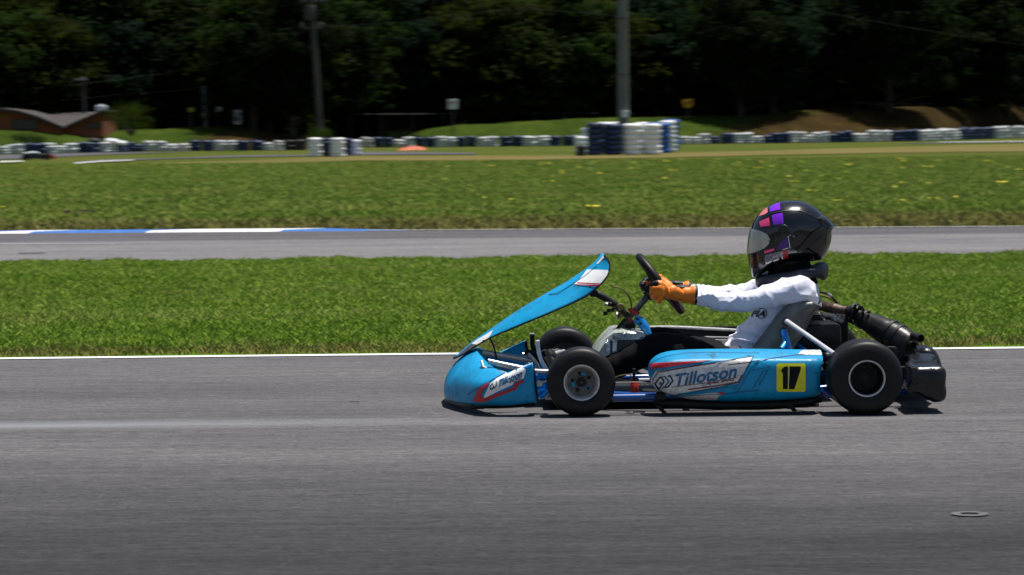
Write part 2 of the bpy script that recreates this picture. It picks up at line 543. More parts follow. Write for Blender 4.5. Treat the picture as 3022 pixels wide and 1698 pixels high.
# ---- front nose fairing
def rail(pts, n=70):                       # half from the near end to the centre, then mirrored
    h = [k(C1, a, b, v) for a, b, v in pts]
    h[-1].y = 0
    sp = spline([tuple(p) for p in h], n)
    return sp + [Vector((p.x, -p.y, p.z)) for p in sp[-2::-1]]
rails = [
    rail([(800, 1262, .19), (590, 1276, .18), (390, 1278, .21), (210, 1262, .36), (120, 1238, .54), (95, 1222, VC)]),
    rail([(814, 1235, .125), (590, 1262, .125), (400, 1262, .16), (215, 1245, .32), (112, 1222, .52), (85, 1208, VC)]),
    rail([(802, 1130, .11), (600, 1150, .11), (400, 1190, .14), (240, 1195, .29), (110, 1165, .50), (80, 1130, VC)]),
    rail([(790, 1020, .108), (650, 1052, .112), (430, 1100, .145), (275, 1090, .28), (150, 1060, .48), (103, 1045, VC)]),
    rail([(784, 960, .11), (640, 1018, .12), (500, 1050, .165), (345, 1010, .30), (225, 970, .48), (160, 955, VC)]),
    rail([(782, 944, .115), (620, 1012, .135), (520, 1022, .20), (400, 960, .34), (310, 900, .50), (235, 885, VC)]),
    rail([(778, 940, .125), (600, 1016, .15), (540, 1012, .23), (430, 950, .38), (362, 872, .53), (325, 832, VC)]),
]
nose = MB()
cols = [spline([tuple(r[i]) for r in rails], 26) for i in range(len(rails[0]))]
nose.loft(cols, closed=False, caps=False)
for v in nose.v:                            # dents and waviness of a knocked-about panel
    q = noise.noise(v * 9.0) * .004 + noise.noise(v * 21.0) * .0015
    v.x += q
    v.y += q * .6
nz = nose.build('nose_fairing', M['blue'], kart, key='nose', ang=60, solid=.004)
tag(nz, 'scuffed blue nose fairing')
nd = MB()
def L3(pts, mi, off=.0042): lay(nd, 'nose', flat_bm([cpoly(T3, pts)], 7), mi, off)
L3([(700, 720), (600, 740), (380, 870), (290, 980), (165, 1270), (200, 1300), (540, 1310), (700, 1230), (1480, 930), (1580, 770), (1720, 710), (1740, 650), (1680, 640), (1430, 740), (1390, 870), (1000, 1010), (560, 1190), (430, 1140), (440, 1050), (560, 870)], 1)
L3([(500, 1160), (640, 880), (700, 760), (900, 600), (1230, 410), (1500, 270), (1700, 165), (1960, 105), (1990, 110), (1990, 145), (1780, 260), (1770, 400), (1710, 590), (1420, 700), (1370, 790), (980, 960), (540, 1180)], 0)
lay(nd, 'nose', text_bm('Tillotson', T3(930, 860), vec(T3, (930, 860), (1650, 530)), vec(T3, (930, 860), (975, 650)), bold=.04, shear=.15, L=4), 3, .006)
lay(nd, 'nose', text_bm('RACING', T3(1260, 760), vec(T3, (1260, 760), (1650, 600)), vec(T3, (1260, 760), (1275, 700)), bold=.03, shear=.3, L=4), 2, .006)
for pts in ([(690, 840), (760, 760), (800, 840), (770, 910), (710, 930)],):
    for q in stroke([T3(*p) for p in pts], 2.4, True): lay(nd, 'nose', flat_bm([q], 5), 4, .006)
for q in stroke([T3(*p) for p in [(880, 700), (905, 760), (860, 860), (790, 890)]], 2.2): lay(nd, 'nose', flat_bm([q], 5), 4, .006)
for q in stroke([T3(*p) for p in [(0, 1080), (500, 780), (1150, 440)]], 1.8): lay(nd, 'nose', flat_bm([q], 7), 5, .005)
L3([(1700, 270), (1990, 140), (1920, 230), (1760, 310)], 6, .005)
nd.build('livery', [M['white_clean'], M['red'], M['red_dark'], M['letter'], M['black_ink'], M['blue_line'], M['bright_blue']], nz, ang=0, recalc=False)
# black lower lip of the nose
mb = MB()
lip = rail([(805, 1268, .16), (590, 1284, .155), (390, 1286, .19), (210, 1268, .34), (125, 1244, .53), (100, 1230, VC)])
mb.tube(lip, .008, n=8)
mb.box(k(C1, 590, 1262, .16), (.035, .02, .022), bev=.005)
mb.box(k(C1, 340, 1290, .24), (.06, .05, .014), bev=.005)
mb.build('nose_lip', M['black_plastic'], kart)
for s_ in (1, -1):                            # black rear edge of each end of the nose
    mb = MB()
    mb.tube([Vector((p.x, p.y * s_, p.z)) for p in (k(C1, 783, 942, .12), k(C1, 795, 1040, .118), k(C1, 805, 1130, .118), k(C1, 817, 1240, .13))], .006, n=8)
    mb.build('nose_edge_trim', M['black_plastic'], kart)

# ---- front bumper tubes
for pts in ([(385, 858), (560, 885), (790, 925)], [(430, 930), (560, 958), (720, 990)]):
    for v in (.62 if pts[0][1] < 900 else .30,):
        mb = MB()
        mb.tube([k(C1, a, b, v) for a, b in pts], .011, sm=14)
        mb.build('bumper_tube', M['chrome'], kart)
mb = MB()
mb.tube([k(C1, 800, 1008, .2), k(C1, 910, 1012, .2)], .0095)
mb.tube([k(C1, 380, 930, .33), k(C1, 400, 980, .3), k(C1, 520, 1010, .28), k(C1, 600, 1035, .26)], .006, sm=16)
mb.build_each('bumper_stay', M['chrome'], kart)

# ---- front number panel (long upright blade in front of the wheel)
low = [(156, 908), (245, 868), (345, 802), (440, 747), (700, 637), (1000, 512), (1200, 418), (1290, 350), (1368, 262), (1392, 180), (1380, 130), (1350, 95)]
upp = [(166, 896), (235, 845), (300, 790), (470, 682), (700, 532), (900, 412), (1100, 296), (1280, 166), (1330, 104), (1345, 88), (1350, 86), (1348, 88)]
lw = spline([(a, b, 0) for a, b in low], 46)
uw = spline([(a, b, 0) for a, b in upp], 46)
rings = []
for i, (a, b) in enumerate(zip(lw, uw)):
    t = i / 45
    hw = .03 + .12 * min(1, t * 2.2) ** .8
    if t > .85: hw *= 1 - ((t - .85) / .15) ** 2 * .5
    pe = k(C1, a.x, a.y, VC - hw)
    pr = k(C1, b.x, b.y, VC - hw * .35)
    row = []
    for s_ in (-1, 1):
        e = Vector((pe.x, -hw * -s_ * -1, pe.z))
        e = Vector((pe.x, hw * s_, pe.z))
        r_ = Vector((pr.x, hw * .35 * s_, pr.z))
        m1 = e.lerp(r_, .35) + Vector((0, .012 * s_ * min(1, t * 4), 0))
        m2 = e.lerp(r_, .75) + Vector((0, .012 * s_ * min(1, t * 4), 0))
        row.append([e, m1, m2, r_])
    c = Vector((pr.x, 0, pr.z)) + Vector((-.004, 0, .006)) * min(1, t * 3)
    full = row[0] + [c] + row[1][::-1]
    rings.append(spline([tuple(p) for p in full], 29))
fp = MB().loft(rings, closed=False, caps=False)
fpo = fp.build('front_panel', M['blue'], kart, key='front', ang=60, solid=.003)
tag(fpo, 'long light blue front panel sloping up before the steering wheel')
mb = MB()
mb.tube([r[0] for r in rings], .0035, n=6)
mb.tube([r[-1] for r in rings], .0035, n=6)
mb.build('edge_trim', M['black_plastic'], fpo)
fd = MB()
LF = lambda pts, mi, off=.0034: lay(fd, 'front', flat_bm([cpoly(C1, pts)], 7), mi, off)
LF([(1215, 206), (1300, 207), (1388, 210), (1372, 250), (1335, 300), (1308, 326), (1110, 322), (1150, 290)], 0)
LF([(1110, 322), (1308, 326), (1298, 338), (1150, 330)], 1, .0042)
LF([(1140, 308), (1318, 314), (1314, 320), (1135, 314)], 1, .0044)
LF([(300, 793), (350, 758), (450, 698), (472, 684), (452, 725), (432, 750), (345, 800)], 2)
LF([(160, 905), (235, 850), (300, 793), (340, 803), (250, 864), (200, 890)], 5)
LF([(1288, 160), (1340, 98), (1352, 110), (1300, 162)], 2)
for q in stroke([C1(*p) for p in [(915, 402), (980, 395), (1060, 345), (1200, 255), (1290, 180)]], 1.6): lay(fd, 'front', flat_bm([q], 7), 3, .004)
fd.build('livery', [M['white_clean'], M['red'], M['white_vinyl'], M['blue_line'], M['black_ink'], M['alu_dark']], fpo, ang=0, recalc=False)
mb = MB()
mb.lathe(k(C1, 1244, 345, .555), [(0.0, -.004), (.004, -.004), (.0045, 0), (.0085, .0), (.0085, .006)], n=16)
mb.build('panel_bolt', M['alu_dark'], fpo)
mb = MB()
mb.tube([k(C1, 448, 750, .60), k(C1, 478, 820, .60), k(C1, 500, 930, .58)], .0035, sm=12, n=8)
mb.build('panel_stay', M['matt_black'], kart)

# ---- wheels
def wheel(c, Rr, wd, rimr, rear, sgn, lab):
    """c = centre of the outer face; sgn +1: the outer face looks at the camera"""
    ax = Vector((0, sgn, 0))
    c = Vector(c)
    mb = MB()
    # rim dish: lip, barrel, disc
    d = .075 if rear else .035
    prof = [(rimr * .98, wd - .006), (rimr + .002, wd - .003), (rimr, wd - .012), (rimr * .86, wd - .02), (rimr * .82, d + .02), (rimr * .80, d), (.022, d), (.021, d - .004)]
    prof2 = [(rimr * .995, .008), (rimr + .003, .003), (rimr + .001, -.001), (rimr - .003, 0), (rimr - .0055, .004), (rimr * .86, .012), (rimr * .82, d - .004), (rimr * .80, d)]
    if rear:
        mb.lathe(c, prof2[:5], n=64, ax=ax)
        mb.lathe(c, prof2[4:], n=64, ax=ax, mi=1)
    else:
        mb.lathe(c, prof2, n=64, ax=ax)
    w = mb.lathe(c, prof[::-1], n=64, ax=ax, mi=1).build('wheel', [M['alu'], M['alu_dark'] if not rear else M['matt_black']], kart)
    tag(w, lab)
    ty = MB()
    r0 = rimr + .001
    tp_ = [(r0, .012), (r0 + .002, .004), (r0 + .010, -.002), (Rr * .72, -.004), (Rr * .84, .0), (Rr * .925, .006), (Rr * .972, .015), (Rr * .993, .028), (Rr, .045),
           (Rr, wd - .045), (Rr * .993, wd - .028), (Rr * .972, wd - .015), (Rr * .925, wd - .006), (Rr * .84, wd), (Rr * .72, wd + .004), (r0 + .010, wd + .002), (r0 + .002, wd - .004), (r0, wd - .012)]
    sp_ = spline([(a, b, 0) for a, b in tp_], 60)
    # faint mould rings on the sidewall
    pr = []
    for p in sp_:
        rad = p.x
        pr.append((rad + (.0 if not (.78 < rad / Rr < .80) else .0012), p.y))
    ty.lathe(c, pr, n=96, ax=ax, close=True)
    ty.build('tyre', M['rubber'], w, ang=60)
    hb = MB()
    hr = .024 if rear else .019
    hb.lathe(c, [(0, d - .02), (hr * .35, d - .02), (hr * .38, d - .016), (hr * .9, d - .014), (hr, d - .010), (hr, d + .03)], n=32, ax=ax, mi=0)
    hb.lathe(c, [(hr * 1.02, d - .012), (hr * 1.12, d - .012), (hr * 1.14, d - .004)], n=32, ax=ax, mi=1)
    hb.lathe(c, [(0, d - .024), (.004, d - .024), (.004, d - .018)], n=12, ax=ax, mi=1)
    for i in range(3 if rear else 5):
        a = i * 2 * math.pi / (3 if rear else 5) + .5
        p = c + Vector((math.cos(a) * .033, (d - .004) * sgn, math.sin(a) * .033))
        hb.lathe(p, [(0, -.006), (.0045, -.006), (.005, 0), (.0075, 0), (.0075, .004)], n=10, ax=ax, mi=0)
    hb.build('hub', [M['matt_black'], M['alu_dark'] if not rear else M['carbon']], w)
    if not rear:                              # blue stub brackets showing through the openings of the disc
        bb = MB()
        for a0, a1 in ((60, 92), (172, 215), (300, 330)):
            pts = []
            for rr_ in (.027, .037):
                n_ = 8
                arc = [c + Vector((math.cos(R(a0 + (a1 - a0) * i / n_)) * rr_, (d - .0045) * sgn, math.sin(R(a0 + (a1 - a0) * i / n_)) * rr_)) for i in range(n_ + 1)]
                pts += arc if rr_ < .03 else arc[::-1]
            bb.prism(pts, (0, -.003 * sgn, 0), bev=.001)
        bb.build('stub_bracket', M['deep_blue'] if sgn < 0 else M['blue'], w)
    return w
p = k(C6, 755, 845, .055)
wheel((p.x, .055 - VC, .1300), .1300, .125, .066, False, 1, 'near front wheel with a silver dished rim')
FRONT_U = p.x
p = K(1668, 1100, 1.17)
wheel((p.x, 1.295 - VC, .1300), .1300, .125, .066, False, -1, 'far front wheel, seen past the pedals')
p = k(C3, 940, 1020, 0)
REAR_U = p.x
wheel((p.x, 0 - VC, .1395), .1395, .185, .0675, True, 1, 'near rear wheel, deep dark dish with a bright lip')
wheel((p.x, 1.38 - VC, .1395), .1395, .185, .0675, True, -1, 'far rear wheel, mostly hidden')
mb = MB()
mb.tube([(REAR_U, .08 - VC, .1395), (REAR_U, 1.30 - VC, .1395)], .02)
mb.build('rear_axle', M['alu_dark'], kart)

# ---- chassis
ch = MB()
fu, ru = FRONT_U, REAR_U
for s_ in (1, -1):
    ch.tube([Vector((p[0], p[1] * s_, p[2])) for p in [(fu - .16, -.18, .085), (fu - .03, -.30, .075), (fu + .10, -.36, .06), (fu + .35, -.42, .055), (ru - .3, -.36, .055), (ru - .1, -.30, .07), (ru + .13, -.30, .09)]], .015, sm=50)
ch.tube([(fu + .02, -.42, .075), (fu + .02, .42, .075)], .015)
ch.tube([(fu + .42, -.40, .055), (fu + .42, .40, .055)], .014)
ch.tube([(ru + .13, -.30, .09), (ru + .13, .30, .09)], .014)
ch.tube([k(C6, 1190, 1035, .13), k(C6, 1500, 1030, .13), k(C6, 1840, 1025, .13)], .015)
ch.tube([k(C3, 520, 1100, .12), k(C3, 600, 1160, .12)], .014)
ch.tube([k(C3, 1230, 1115, .3), k(C3, 1320, 1110, .3)], .014)
ch.build('chassis_frame', M['deep_blue'], kart)
mb = MB()
mb.box((fu + .38, 0, .036), (1.02, .70, .012), bev=.003)
mb.build('floor_tray', M['matt_black'], kart)
# stub axle assemblies
for s_ in (1, -1):
    mb = MB()
    def q(a, b, v):
        p = k(C1, a, b, v)
        return Vector((p.x, p.y * s_, p.z))
    mb.tube([q(800, 1070, .24), q(840, 1050, .22), q(895, 1040, .2)], [.012, .018, .014], sm=10)
    mb.tube([q(800, 1150, .24), q(850, 1140, .21), q(895, 1135, .2)], .021, sm=8)
    mb.tube([q(805, 1180, .24), q(860, 1200, .21), q(920, 1130, .19)], .014, sm=10)
    mb.tube([q(900, 1010, .22), q(905, 1200, .22)], .016)
    mb.build('stub_axle', M['bright_blue'], kart)
    mb = MB()
    mb.tube([q(795, 1112, .21), q(840, 1102, .2), q(900, 1085, .2)], .007)
    mb.lathe(q(835, 1103, .2), [(0, -.012), (.012, -.012), (.013, .0), (.012, .012), (0, .012)], n=14)
    mb.build('tie_rod', M['alu'], kart)

# ---- pedals
mb = MB()
def strip(pts, v, w, th):
    P2 = spline([tuple(k(C1, a, b, v)) for a, b in pts], 22)
    rr_ = []
    for i, p in enumerate(P2):
        t = (P2[min(i + 1, 21)] - P2[max(i - 1, 0)]).normalized()
        nn = t.cross(Vector((0, 1, 0))).normalized() * th / 2
        wv = Vector((0, w / 2, 0))
        rr_.append([p + nn + wv, p + nn - wv, p - nn - wv, p - nn + wv])
    return rr_
mb.loft(strip([(822, 765), (828, 840), (850, 920), (895, 1000)], .50, .05, .015))
mb.build('pedal', M['white_strut'], kart)
mb = MB()
mb.loft(strip([(778, 715), (782, 800), (800, 880), (830, 940)], .84, .045, .018))
mb.tube([k(C1, 722, 850, .8), k(C1, 790, 880, .8)], .014)
mb.build('pedal', M['matt_black'], kart)
mb = MB()
mb.box(k(C1, 778, 716, .84), (.02, .045, .008), bev=.003)
mb.build('pedal_cap', M['white_strut'], kart)
mb = MB()
mb.tube([k(C1, 745, 870, .6), k(C1, 800, 930, .6), k(C1, 835, 1000, .6)], .0075, sm=14)
mb.tube([k(C1, 700, 880, .9), k(C1, 760, 890, .9)], .012)
mb.build_each('pedal_rod', M['chrome'], kart)
mb = MB()
for a, b, v, r_ in ((935, 870, .95, .02), (960, 900, .95, .018), (930, 920, .9, .022), (975, 860, 1.0, .016), (1000, 880, 1.0, .014)):
    mb.lathe(k(C1, a, b, v), [(0, -.015), (r_, -.015), (r_, .0), (r_ * .8, .015), (0, .015)], n=14)
mb.tube([k(C1, 905, 950, .8), k(C1, 960, 870, .85), k(C1, 1030, 850, .95)], .008, sm=10)
mb.build('brake_caliper', M['alu'], kart)

# ---- fuel tank and steering
tk = MB()
sec = [(955, 395), (1010, 300), (1100, 190), (1205, 95), (1260, 78), (1500, 85), (1640, 110), (1680, 160), (1660, 430), (1300, 470), (1050, 450)]
rr_ = []
for v, s_ in ((.52, .90), (.545, 1), (.70, 1.02), (.86, 1), (.88, .9)):
    pr = [k(C6, 1340 + (a - 1340) * s_, 300 + (b - 300) * s_, .545) for a, b in sec]
    rr_.append([Vector((p.x, v - VC, p.z)) for p in pr])
tk.loft(rr_)
tko = tk.build('fuel_tank', M['tank'], kart, key='tank', ang=50)
mb = MB()
lay(mb, 'tank', flat_bm([cpoly(C6, [(1100, 200), (1210, 120), (1420, 100), (1640, 120), (1660, 190), (1480, 205), (1260, 205), (1250, 380), (1110, 400), (1090, 300)])], 5), 0, .004)
lay(mb, 'tank', flat_bm([cpoly(C6, [(1258, 210), (1640, 200), (1640, 300), (1440, 330), (1260, 380)])], 5), 1, .004)
lay(mb, 'tank', flat_bm([cpoly(C6, [(1160, 200), (1195, 230), (1195, 390), (1160, 395)])], 5), 1, .006)
for v in mb.v:
    v.y -= abs(noise.noise(v * 40)) * .006
mb.build('foil_wrap', [M['silver'], M['mottled']], tko, recalc=False)
mb = MB()
mb.tube([k(C6, 950, 400, .60), k(C6, 1030, 270, .60), k(C6, 1150, 130, .60), k(C6, 1215, 62, .60)], .009, sm=16)
mb.build('tank_strap', M['white_strut'], tko)

sw = MB()                                     # steering wheel
sc_ = K(*C5(868, 608), VC)
top_ = K(*C5(545, 190), VC)
dr = (top_ - sc_).normalized()
wr = .132
nrm = Vector((0, 1, 0)).cross(dr).normalized()
if nrm.x > 0: nrm = -nrm                      # looks forward and down the column
ringp = []
for i in range(64):
    a = 2 * math.pi * i / 64
    ca, sa = math.cos(a), math.sin(a)
    rx = wr * (abs(ca) ** .92) * (1 if ca > 0 else -1)
    ry = .138 * (abs(sa) ** .92) * (1 if sa > 0 else -1)
    ringp.append(sc_ + dr * rx + Vector((0, 1, 0)) * ry)
rings = []
for i, p in enumerate(ringp):
    t = (ringp[(i + 1) % 64] - ringp[i - 1]).normalized()
    a_ = nrm
    b_ = t.cross(a_).normalized()
    rings.append([p + a_ * math.cos(2 * math.pi * j / 14) * .0158 + b_ * math.sin(2 * math.pi * j / 14) * .0165 for j in range(14)])
rings.append(rings[0])
sw.loft(rings, caps=False)
for i, q_ in enumerate(sw.f):
    if (sw.v[q_[0]] - sc_).dot(dr) < -.075: sw.m[i] = 1
swo = sw.build('steering_wheel', [M['dark_leather'], M['wine']], kart)
mb = MB()
for a in (90, 200, 340):
    e = sc_ + dr * math.cos(R(a)) * .12 + Vector((0, 1, 0)) * math.sin(R(a)) * .125
    mb.tube([sc_ + nrm * .02, e], [.014, .01], flat=1.4)
mb.lathe(sc_, [(0, -.005), (.03, -.005), (.034, .01), (.02, .03), (0, .03)], n=20, ax=nrm)
mb.build('spoke', M['matt_black'], swo)
mb = MB()
c0, c1 = k(C5, 700, 770, VC), k(C5, 500, 1010, VC)
mb.tube([sc_ + nrm * .01, c0], .011)
mb.tube([c0, c1], .0125)
dcol = (c1 - c0).normalized()
mb.tube([c1, c1 + dcol * .33], .009)
mb.build('steering_column', M['alu_dark'], kart)
mb = MB()
mb.lathe(c0, [(0, -.012), (.021, -.012), (.024, 0), (.021, .014), (0, .014)], n=18, ax=dcol)
mb.box(k(C5, 740, 820, VC), (.025, .03, .02), bev=.005)
mb.build_each('column_collar', M['matt_black'], kart)
mb = MB()
mb.tube([k(C5, 395, 1035, VC), k(C5, 440, 1015, VC), k(C5, 535, 1085, VC)], .0125, sm=10)
mb.tube([k(C5, 330, 1060, VC), k(C5, 430, 1190, VC)], .009)
mb.build('red_clamp', M['red_plastic'], kart)
mb = MB()
mb.tube([k(C5, 480, 1140, .64), k(C5, 560, 1180, .64), k(C5, 640, 1280, .63), k(C5, 700, 1390, .62)], [.016, .02, .018, .012], sm=20)
mb.build('column_bracket', M['bright_blue'], kart)
mb = MB()
for a, b in ((515, 1150), (565, 1215)):
    mb.lathe(k(C5, a, b, .615), [(0, -.004), (.005, -.004), (.005, 0)], n=12)
mb.box(k(C5, 430, 1260, .7), (.03, .05, .025), bev=.008)
mb.tube([k(C5, 480, 1210, .72), k(C5, 340, 1290, .72)], .014)
mb.build_each('bracket_bolt', M['matt_black'], kart)
mb = MB()
mb.tube([k(C1, 1235, 392, .66), k(C1, 1300, 400, .66), k(C1, 1430, 478, .66), k(C1, 1540, 575, .66)], [.012, .0145, .0145, .012], sm=16)
mb.build('panel_mount', M['matt_black'], kart)
mb = MB()
mb.tube([k(C1, 1515, 590, .66), k(C1, 1400, 740, .66)], .0065)
mb.tube([k(C1, 1550, 580, .70), k(C1, 1450, 690, .70)], .004)
mb.build_each('steering_stay', M['matt_black'], kart)
mb = MB()
rs = random.Random(3)
for i in range(16):
    a, b = rs.uniform(1350, 1490), rs.uniform(470, 575)
    s_ = rs.uniform(.006, .013)
    mb.box(k(C1, a, b, .62 + rs.uniform(0, .08)), (s_ * 1.6, s_ * 1.6, s_), Euler((rs.random() * 3, rs.random() * 3, rs.random() * 3)).to_matrix(), bev=.002, mi=i % 3)
mb.lathe(k(C1, 1478, 498, .62), [(0, -.01), (.012, -.008), (.015, 0), (.012, .014), (0, .014)], n=16, mi=2)
mb.build('connector_block', [M['matt_black'], M['tank'], M['brass']], kart)
mb = MB()
mb.tube([k(C5, a, b, .68) for a, b in [(112, 622), (160, 655), (260, 675), (345, 735), (405, 830), (432, 930), (418, 1010)]], .0034, sm=30, n=8)
mb.build('brake_hose', M['brass'], kart)
mb = MB()                                      # looped cable and red cap behind the front wheel
mb.tube([k(C6, a, b, .2) for a, b in [(1235, 740), (1330, 712), (1430, 705), (1475, 740), (1430, 795), (1330, 780), (1240, 750)]], .0022, sm=26, n=6)
mb.build('cable_loop', M['brass'], kart)
mb = MB()
mb.lathe(k(C6, 1505, 890, .2) + Vector((0, 0, -.018)), [(0, 0), (.014, 0), (.0165, .006), (.0165, .028), (.012, .035), (.012, .038), (0, .038)], n=20, ax=Vector((0, 0, 1)))
mb.build('bottle_cap', M['red_plastic'], kart)
mb = MB()
mb.box(k(C6, 1650, 775, .25), (.045, .05, .008), bev=.002)
mb.box(k(C6, 1500, 700, .26), (.01, .03, .045), bev=.002, mi=1)
mb.build_each('battery_bracket', [M['white_strut'], M['matt_black']], kart)

# ---- seat
Fp = [(1040, 900), (1080, 820), (1180, 692), (1290, 542), (1345, 490), (1420, 464), (1540, 462)]
Rp = [(1360, 930), (1386, 824), (1460, 725), (1506, 625), (1540, 560), (1580, 515), (1612, 492)]
fs_, rs_ = spline([(a, b, 0) for a, b in Fp], 30), spline([(a, b, 0) for a, b in Rp], 30)
rings = []
for i in range(30):
    t = i / 29
    f0 = k(C2, fs_[i].x, fs_[i].y, .485)
    r0 = k(C2, rs_[i].x, rs_[i].y, .54)
    half = [Vector((f0.x, .485 - VC, f0.z)), Vector((f0.x * .75 + r0.x * .25, .468 - VC, f0.z * .75 + r0.z * .25)), Vector((f0.x * .4 + r0.x * .6, .475 - VC, f0.z * .4 + r0.z * .6)), Vector((r0.x, .53 - VC, r0.z))]
    bk = Vector((r0.x + .012, 0, r0.z - .004 + (.03 if i > 24 else 0)))
    full = half + [bk] + [Vector((p.x, -p.y, p.z)) for p in half[::-1]]
    rings.append(spline([tuple(p) for p in full], 33))
b0 = rings[0]
under = [Vector((p.x - .10, p.y, min(p.z, .09) + .0)) for p in b0]
mb = MB().loft([under] + rings, closed=False, caps=False)
seat = mb.build('seat', M['seat'], kart, ang=60, solid=.007)
mb = MB()
mb.tube([r[0] for r in rings[1:]], .0042, n=6)
mb.tube([r[0].lerp(r[1], 0) for r in [rings[-1]]] + [r for r in rings[-1][1:]], .0042, n=6)
mb.build('seat_rim', M['seat'], seat)
mb = MB()
for a, b, v, r_ in ((190, 472, .455, .017), (165, 563, .455, .0165)):
    mb.lathe(k(C3, a, b, v), [(0, -.014), (.006, -.014), (.0065, -.008), (r_ * .75, -.008), (r_, -.002), (r_, .004)], n=20, mi=0)
mb.build_each('seat_bolt', [M['alu_dark']], seat)
mb = MB()
mb.tube([k(C3, 195, 470, .44), k(C3, 300, 540, .36), k(C3, 632, 768, .12)], [.011, .0095, .0085])
mb.build('seat_stay', M['white_strut'], kart)
mb = MB()
mb.tube([k(C3, 165, 560, .445), k(C3, 190, 640, .42), k(C3, 232, 760, .38)], [.015, .013, .011])
mb.tube([k(C3, 195, 650, .42), k(C3, 145, 725, .38)], .0105)
mb.tube([k(C3, 275, 672, .60), k(C3, 360, 730, .55)], .008)
mb.build('seat_support', M['bright_blue'], kart)

# ---- engine bay behind the seat
mb = MB()
bp = [(352, 525), (430, 492), (640, 486), (700, 500), (705, 760), (280, 760)]
mb.prism([k(C3, a, b, .60) for a, b in bp], (0, .32, 0), bev=.01)
mb.build('airbox', M['black_plastic'], kart)
mb = MB()
mb.box(k(C3, 430, 440, .86), (.075, .13, .06), bev=.008)
mb.box(k(C3, 560, 560, .95), (.16, .18, .14), bev=.01)
for i in range(6):
    mb.box(k(C3, 430, 395 + i * 18, .84), (.085, .15, .002), bev=0, mi=1)
mb.build('engine', [M['matt_black'], M['alu_dark']], kart)
mb = MB()
for i in range(12):
    a, b = rs.uniform(605, 715), rs.uniform(408, 470)
    mb.lathe(k(C3, a, b, .78 + rs.uniform(0, .05)), [(0, -.01), (.008, -.01), (.009, 0), (.006, .01), (0, .01)], n=10, ax=Vector((rs.uniform(-1, 1), rs.uniform(-1, 0), rs.uniform(-.5, 1))))
mb.build('carburettor', M['alu'], kart)
mb = MB()
mb.tube([k(C3, 485, 385, .8), k(C3, 545, 470, .8)], .006)
mb.tube([k(C3, 395, 450, .75), k(C3, 360, 520, .75)], .005)
mb.build_each('engine_bolt', M['alu'], kart)
mb = MB()
mb.tube([k(C3, a, b, .86) for a, b in [(500, 195), (560, 210), (600, 235), (640, 270), (665, 300)]], .004, sm=20, n=8)
mb.tube([k(C3, a, b, .88) for a, b in [(500, 225), (560, 240), (610, 262), (660, 300)]], .0045, sm=20, n=8, mi=1)
mb.tube([k(C3, 572, 212, .86), k(C3, 610, 236, .86)], .0065, n=8, mi=2)
mb.build_each('engine_cable', [M['matt_black'], M['brass'], M['chrome']], kart)

# ---- exhaust
EV = lambda x: .86 - (x - 500) / 900 * .30
def e3(a, b): return k(C3, a, b, EV(a))
ex = MB()
flex = spline([tuple(e3(a, b)) for a, b in [(470, 305), (560, 335), (640, 350)]], 40)
rr_ = [.0195 + .0022 * math.sin(i * 2.1) for i in range(40)]
ex.tube(flex, rr_, n=20)
ex.tube([e3(640, 350), e3(700, 362), e3(765, 372)], [.021, .017, .018], sm=12, n=20)
ex.build('exhaust_header', M['rust'], kart)
mu = MB()
mu.tube([e3(a, b) for a, b in [(760, 372), (815, 388), (880, 430), (905, 445), (1000, 500), (1110, 560), (1190, 605), (1290, 660), (1352, 695), (1372, 704)]],
        [.023, .024, .028, .035, .044, .053, .055, .054, .048, .034], n=28, sm=44)
muo = mu.build('silencer', M['carbon'], kart)
mb = MB()
exd = (e3(1290, 660) - e3(1110, 560)).normalized()
for (a, b), r_, w_ in (((812, 390), .042, .007), ((842, 408), .041, .006), ((1155, 582), .0575, .006), ((1225, 622), .0575, .006), ((915, 452), .040, .006)):
    c = e3(a, b)
    mb.lathe(c, [(r_ - .005, -w_), (r_, -w_), (r_ + .001, 0), (r_, w_), (r_ - .005, w_)], n=36, ax=exd, mi=0, close=True)
for a, b, r_ in ((830, 322, .006), (870, 335, .006), (905, 360, .006), (790, 445, .005), (955, 385, .006), (1090, 600, .006), (1148, 580, .006)):
    mb.lathe(k(C3, a, b, EV(a) - .03), [(0, -.008), (r_, -.008), (r_, .008), (0, .008)], n=6, mi=0)
mb.tube([e3(770, 420) + Vector((0, -.03, 0)), e3(800, 470) + Vector((0, -.035, 0)), e3(870, 530) + Vector((0, -.03, 0))], .004, sm=10, n=6, mi=1)
mb.build('pipe_clamp', [M['matt_black'], M['alu_dark']], muo)
for a, b, a2, b2 in ((1370, 600, 1440, 625), (1310, 660, 1368, 692)):
    mb = MB()
    c0_, c1_ = e3(a, b) + Vector((0, -.02, 0)), e3(a2, b2) + Vector((0, -.062, 0))
    c1_ = c0_.lerp(c1_, .72)
    ax_ = (c1_ - c0_).normalized()
    L_ = (c1_ - c0_).length
    mb.lathe(c0_, [(.0145, -.01), (.0145, L_ * .6), (.0165, L_ * .85), (.0165, L_), (.0125, L_), (.0125, L_ * .2), (0, L_ * .2)], n=28, ax=ax_)
    mb.build('tailpipe', M['carbon'], muo)

M['bumper'] = mat('knocked_black_plastic', (.007, .007, .008), .26, spec=.5, n=(18, .3), bump=(13, .6, .02))
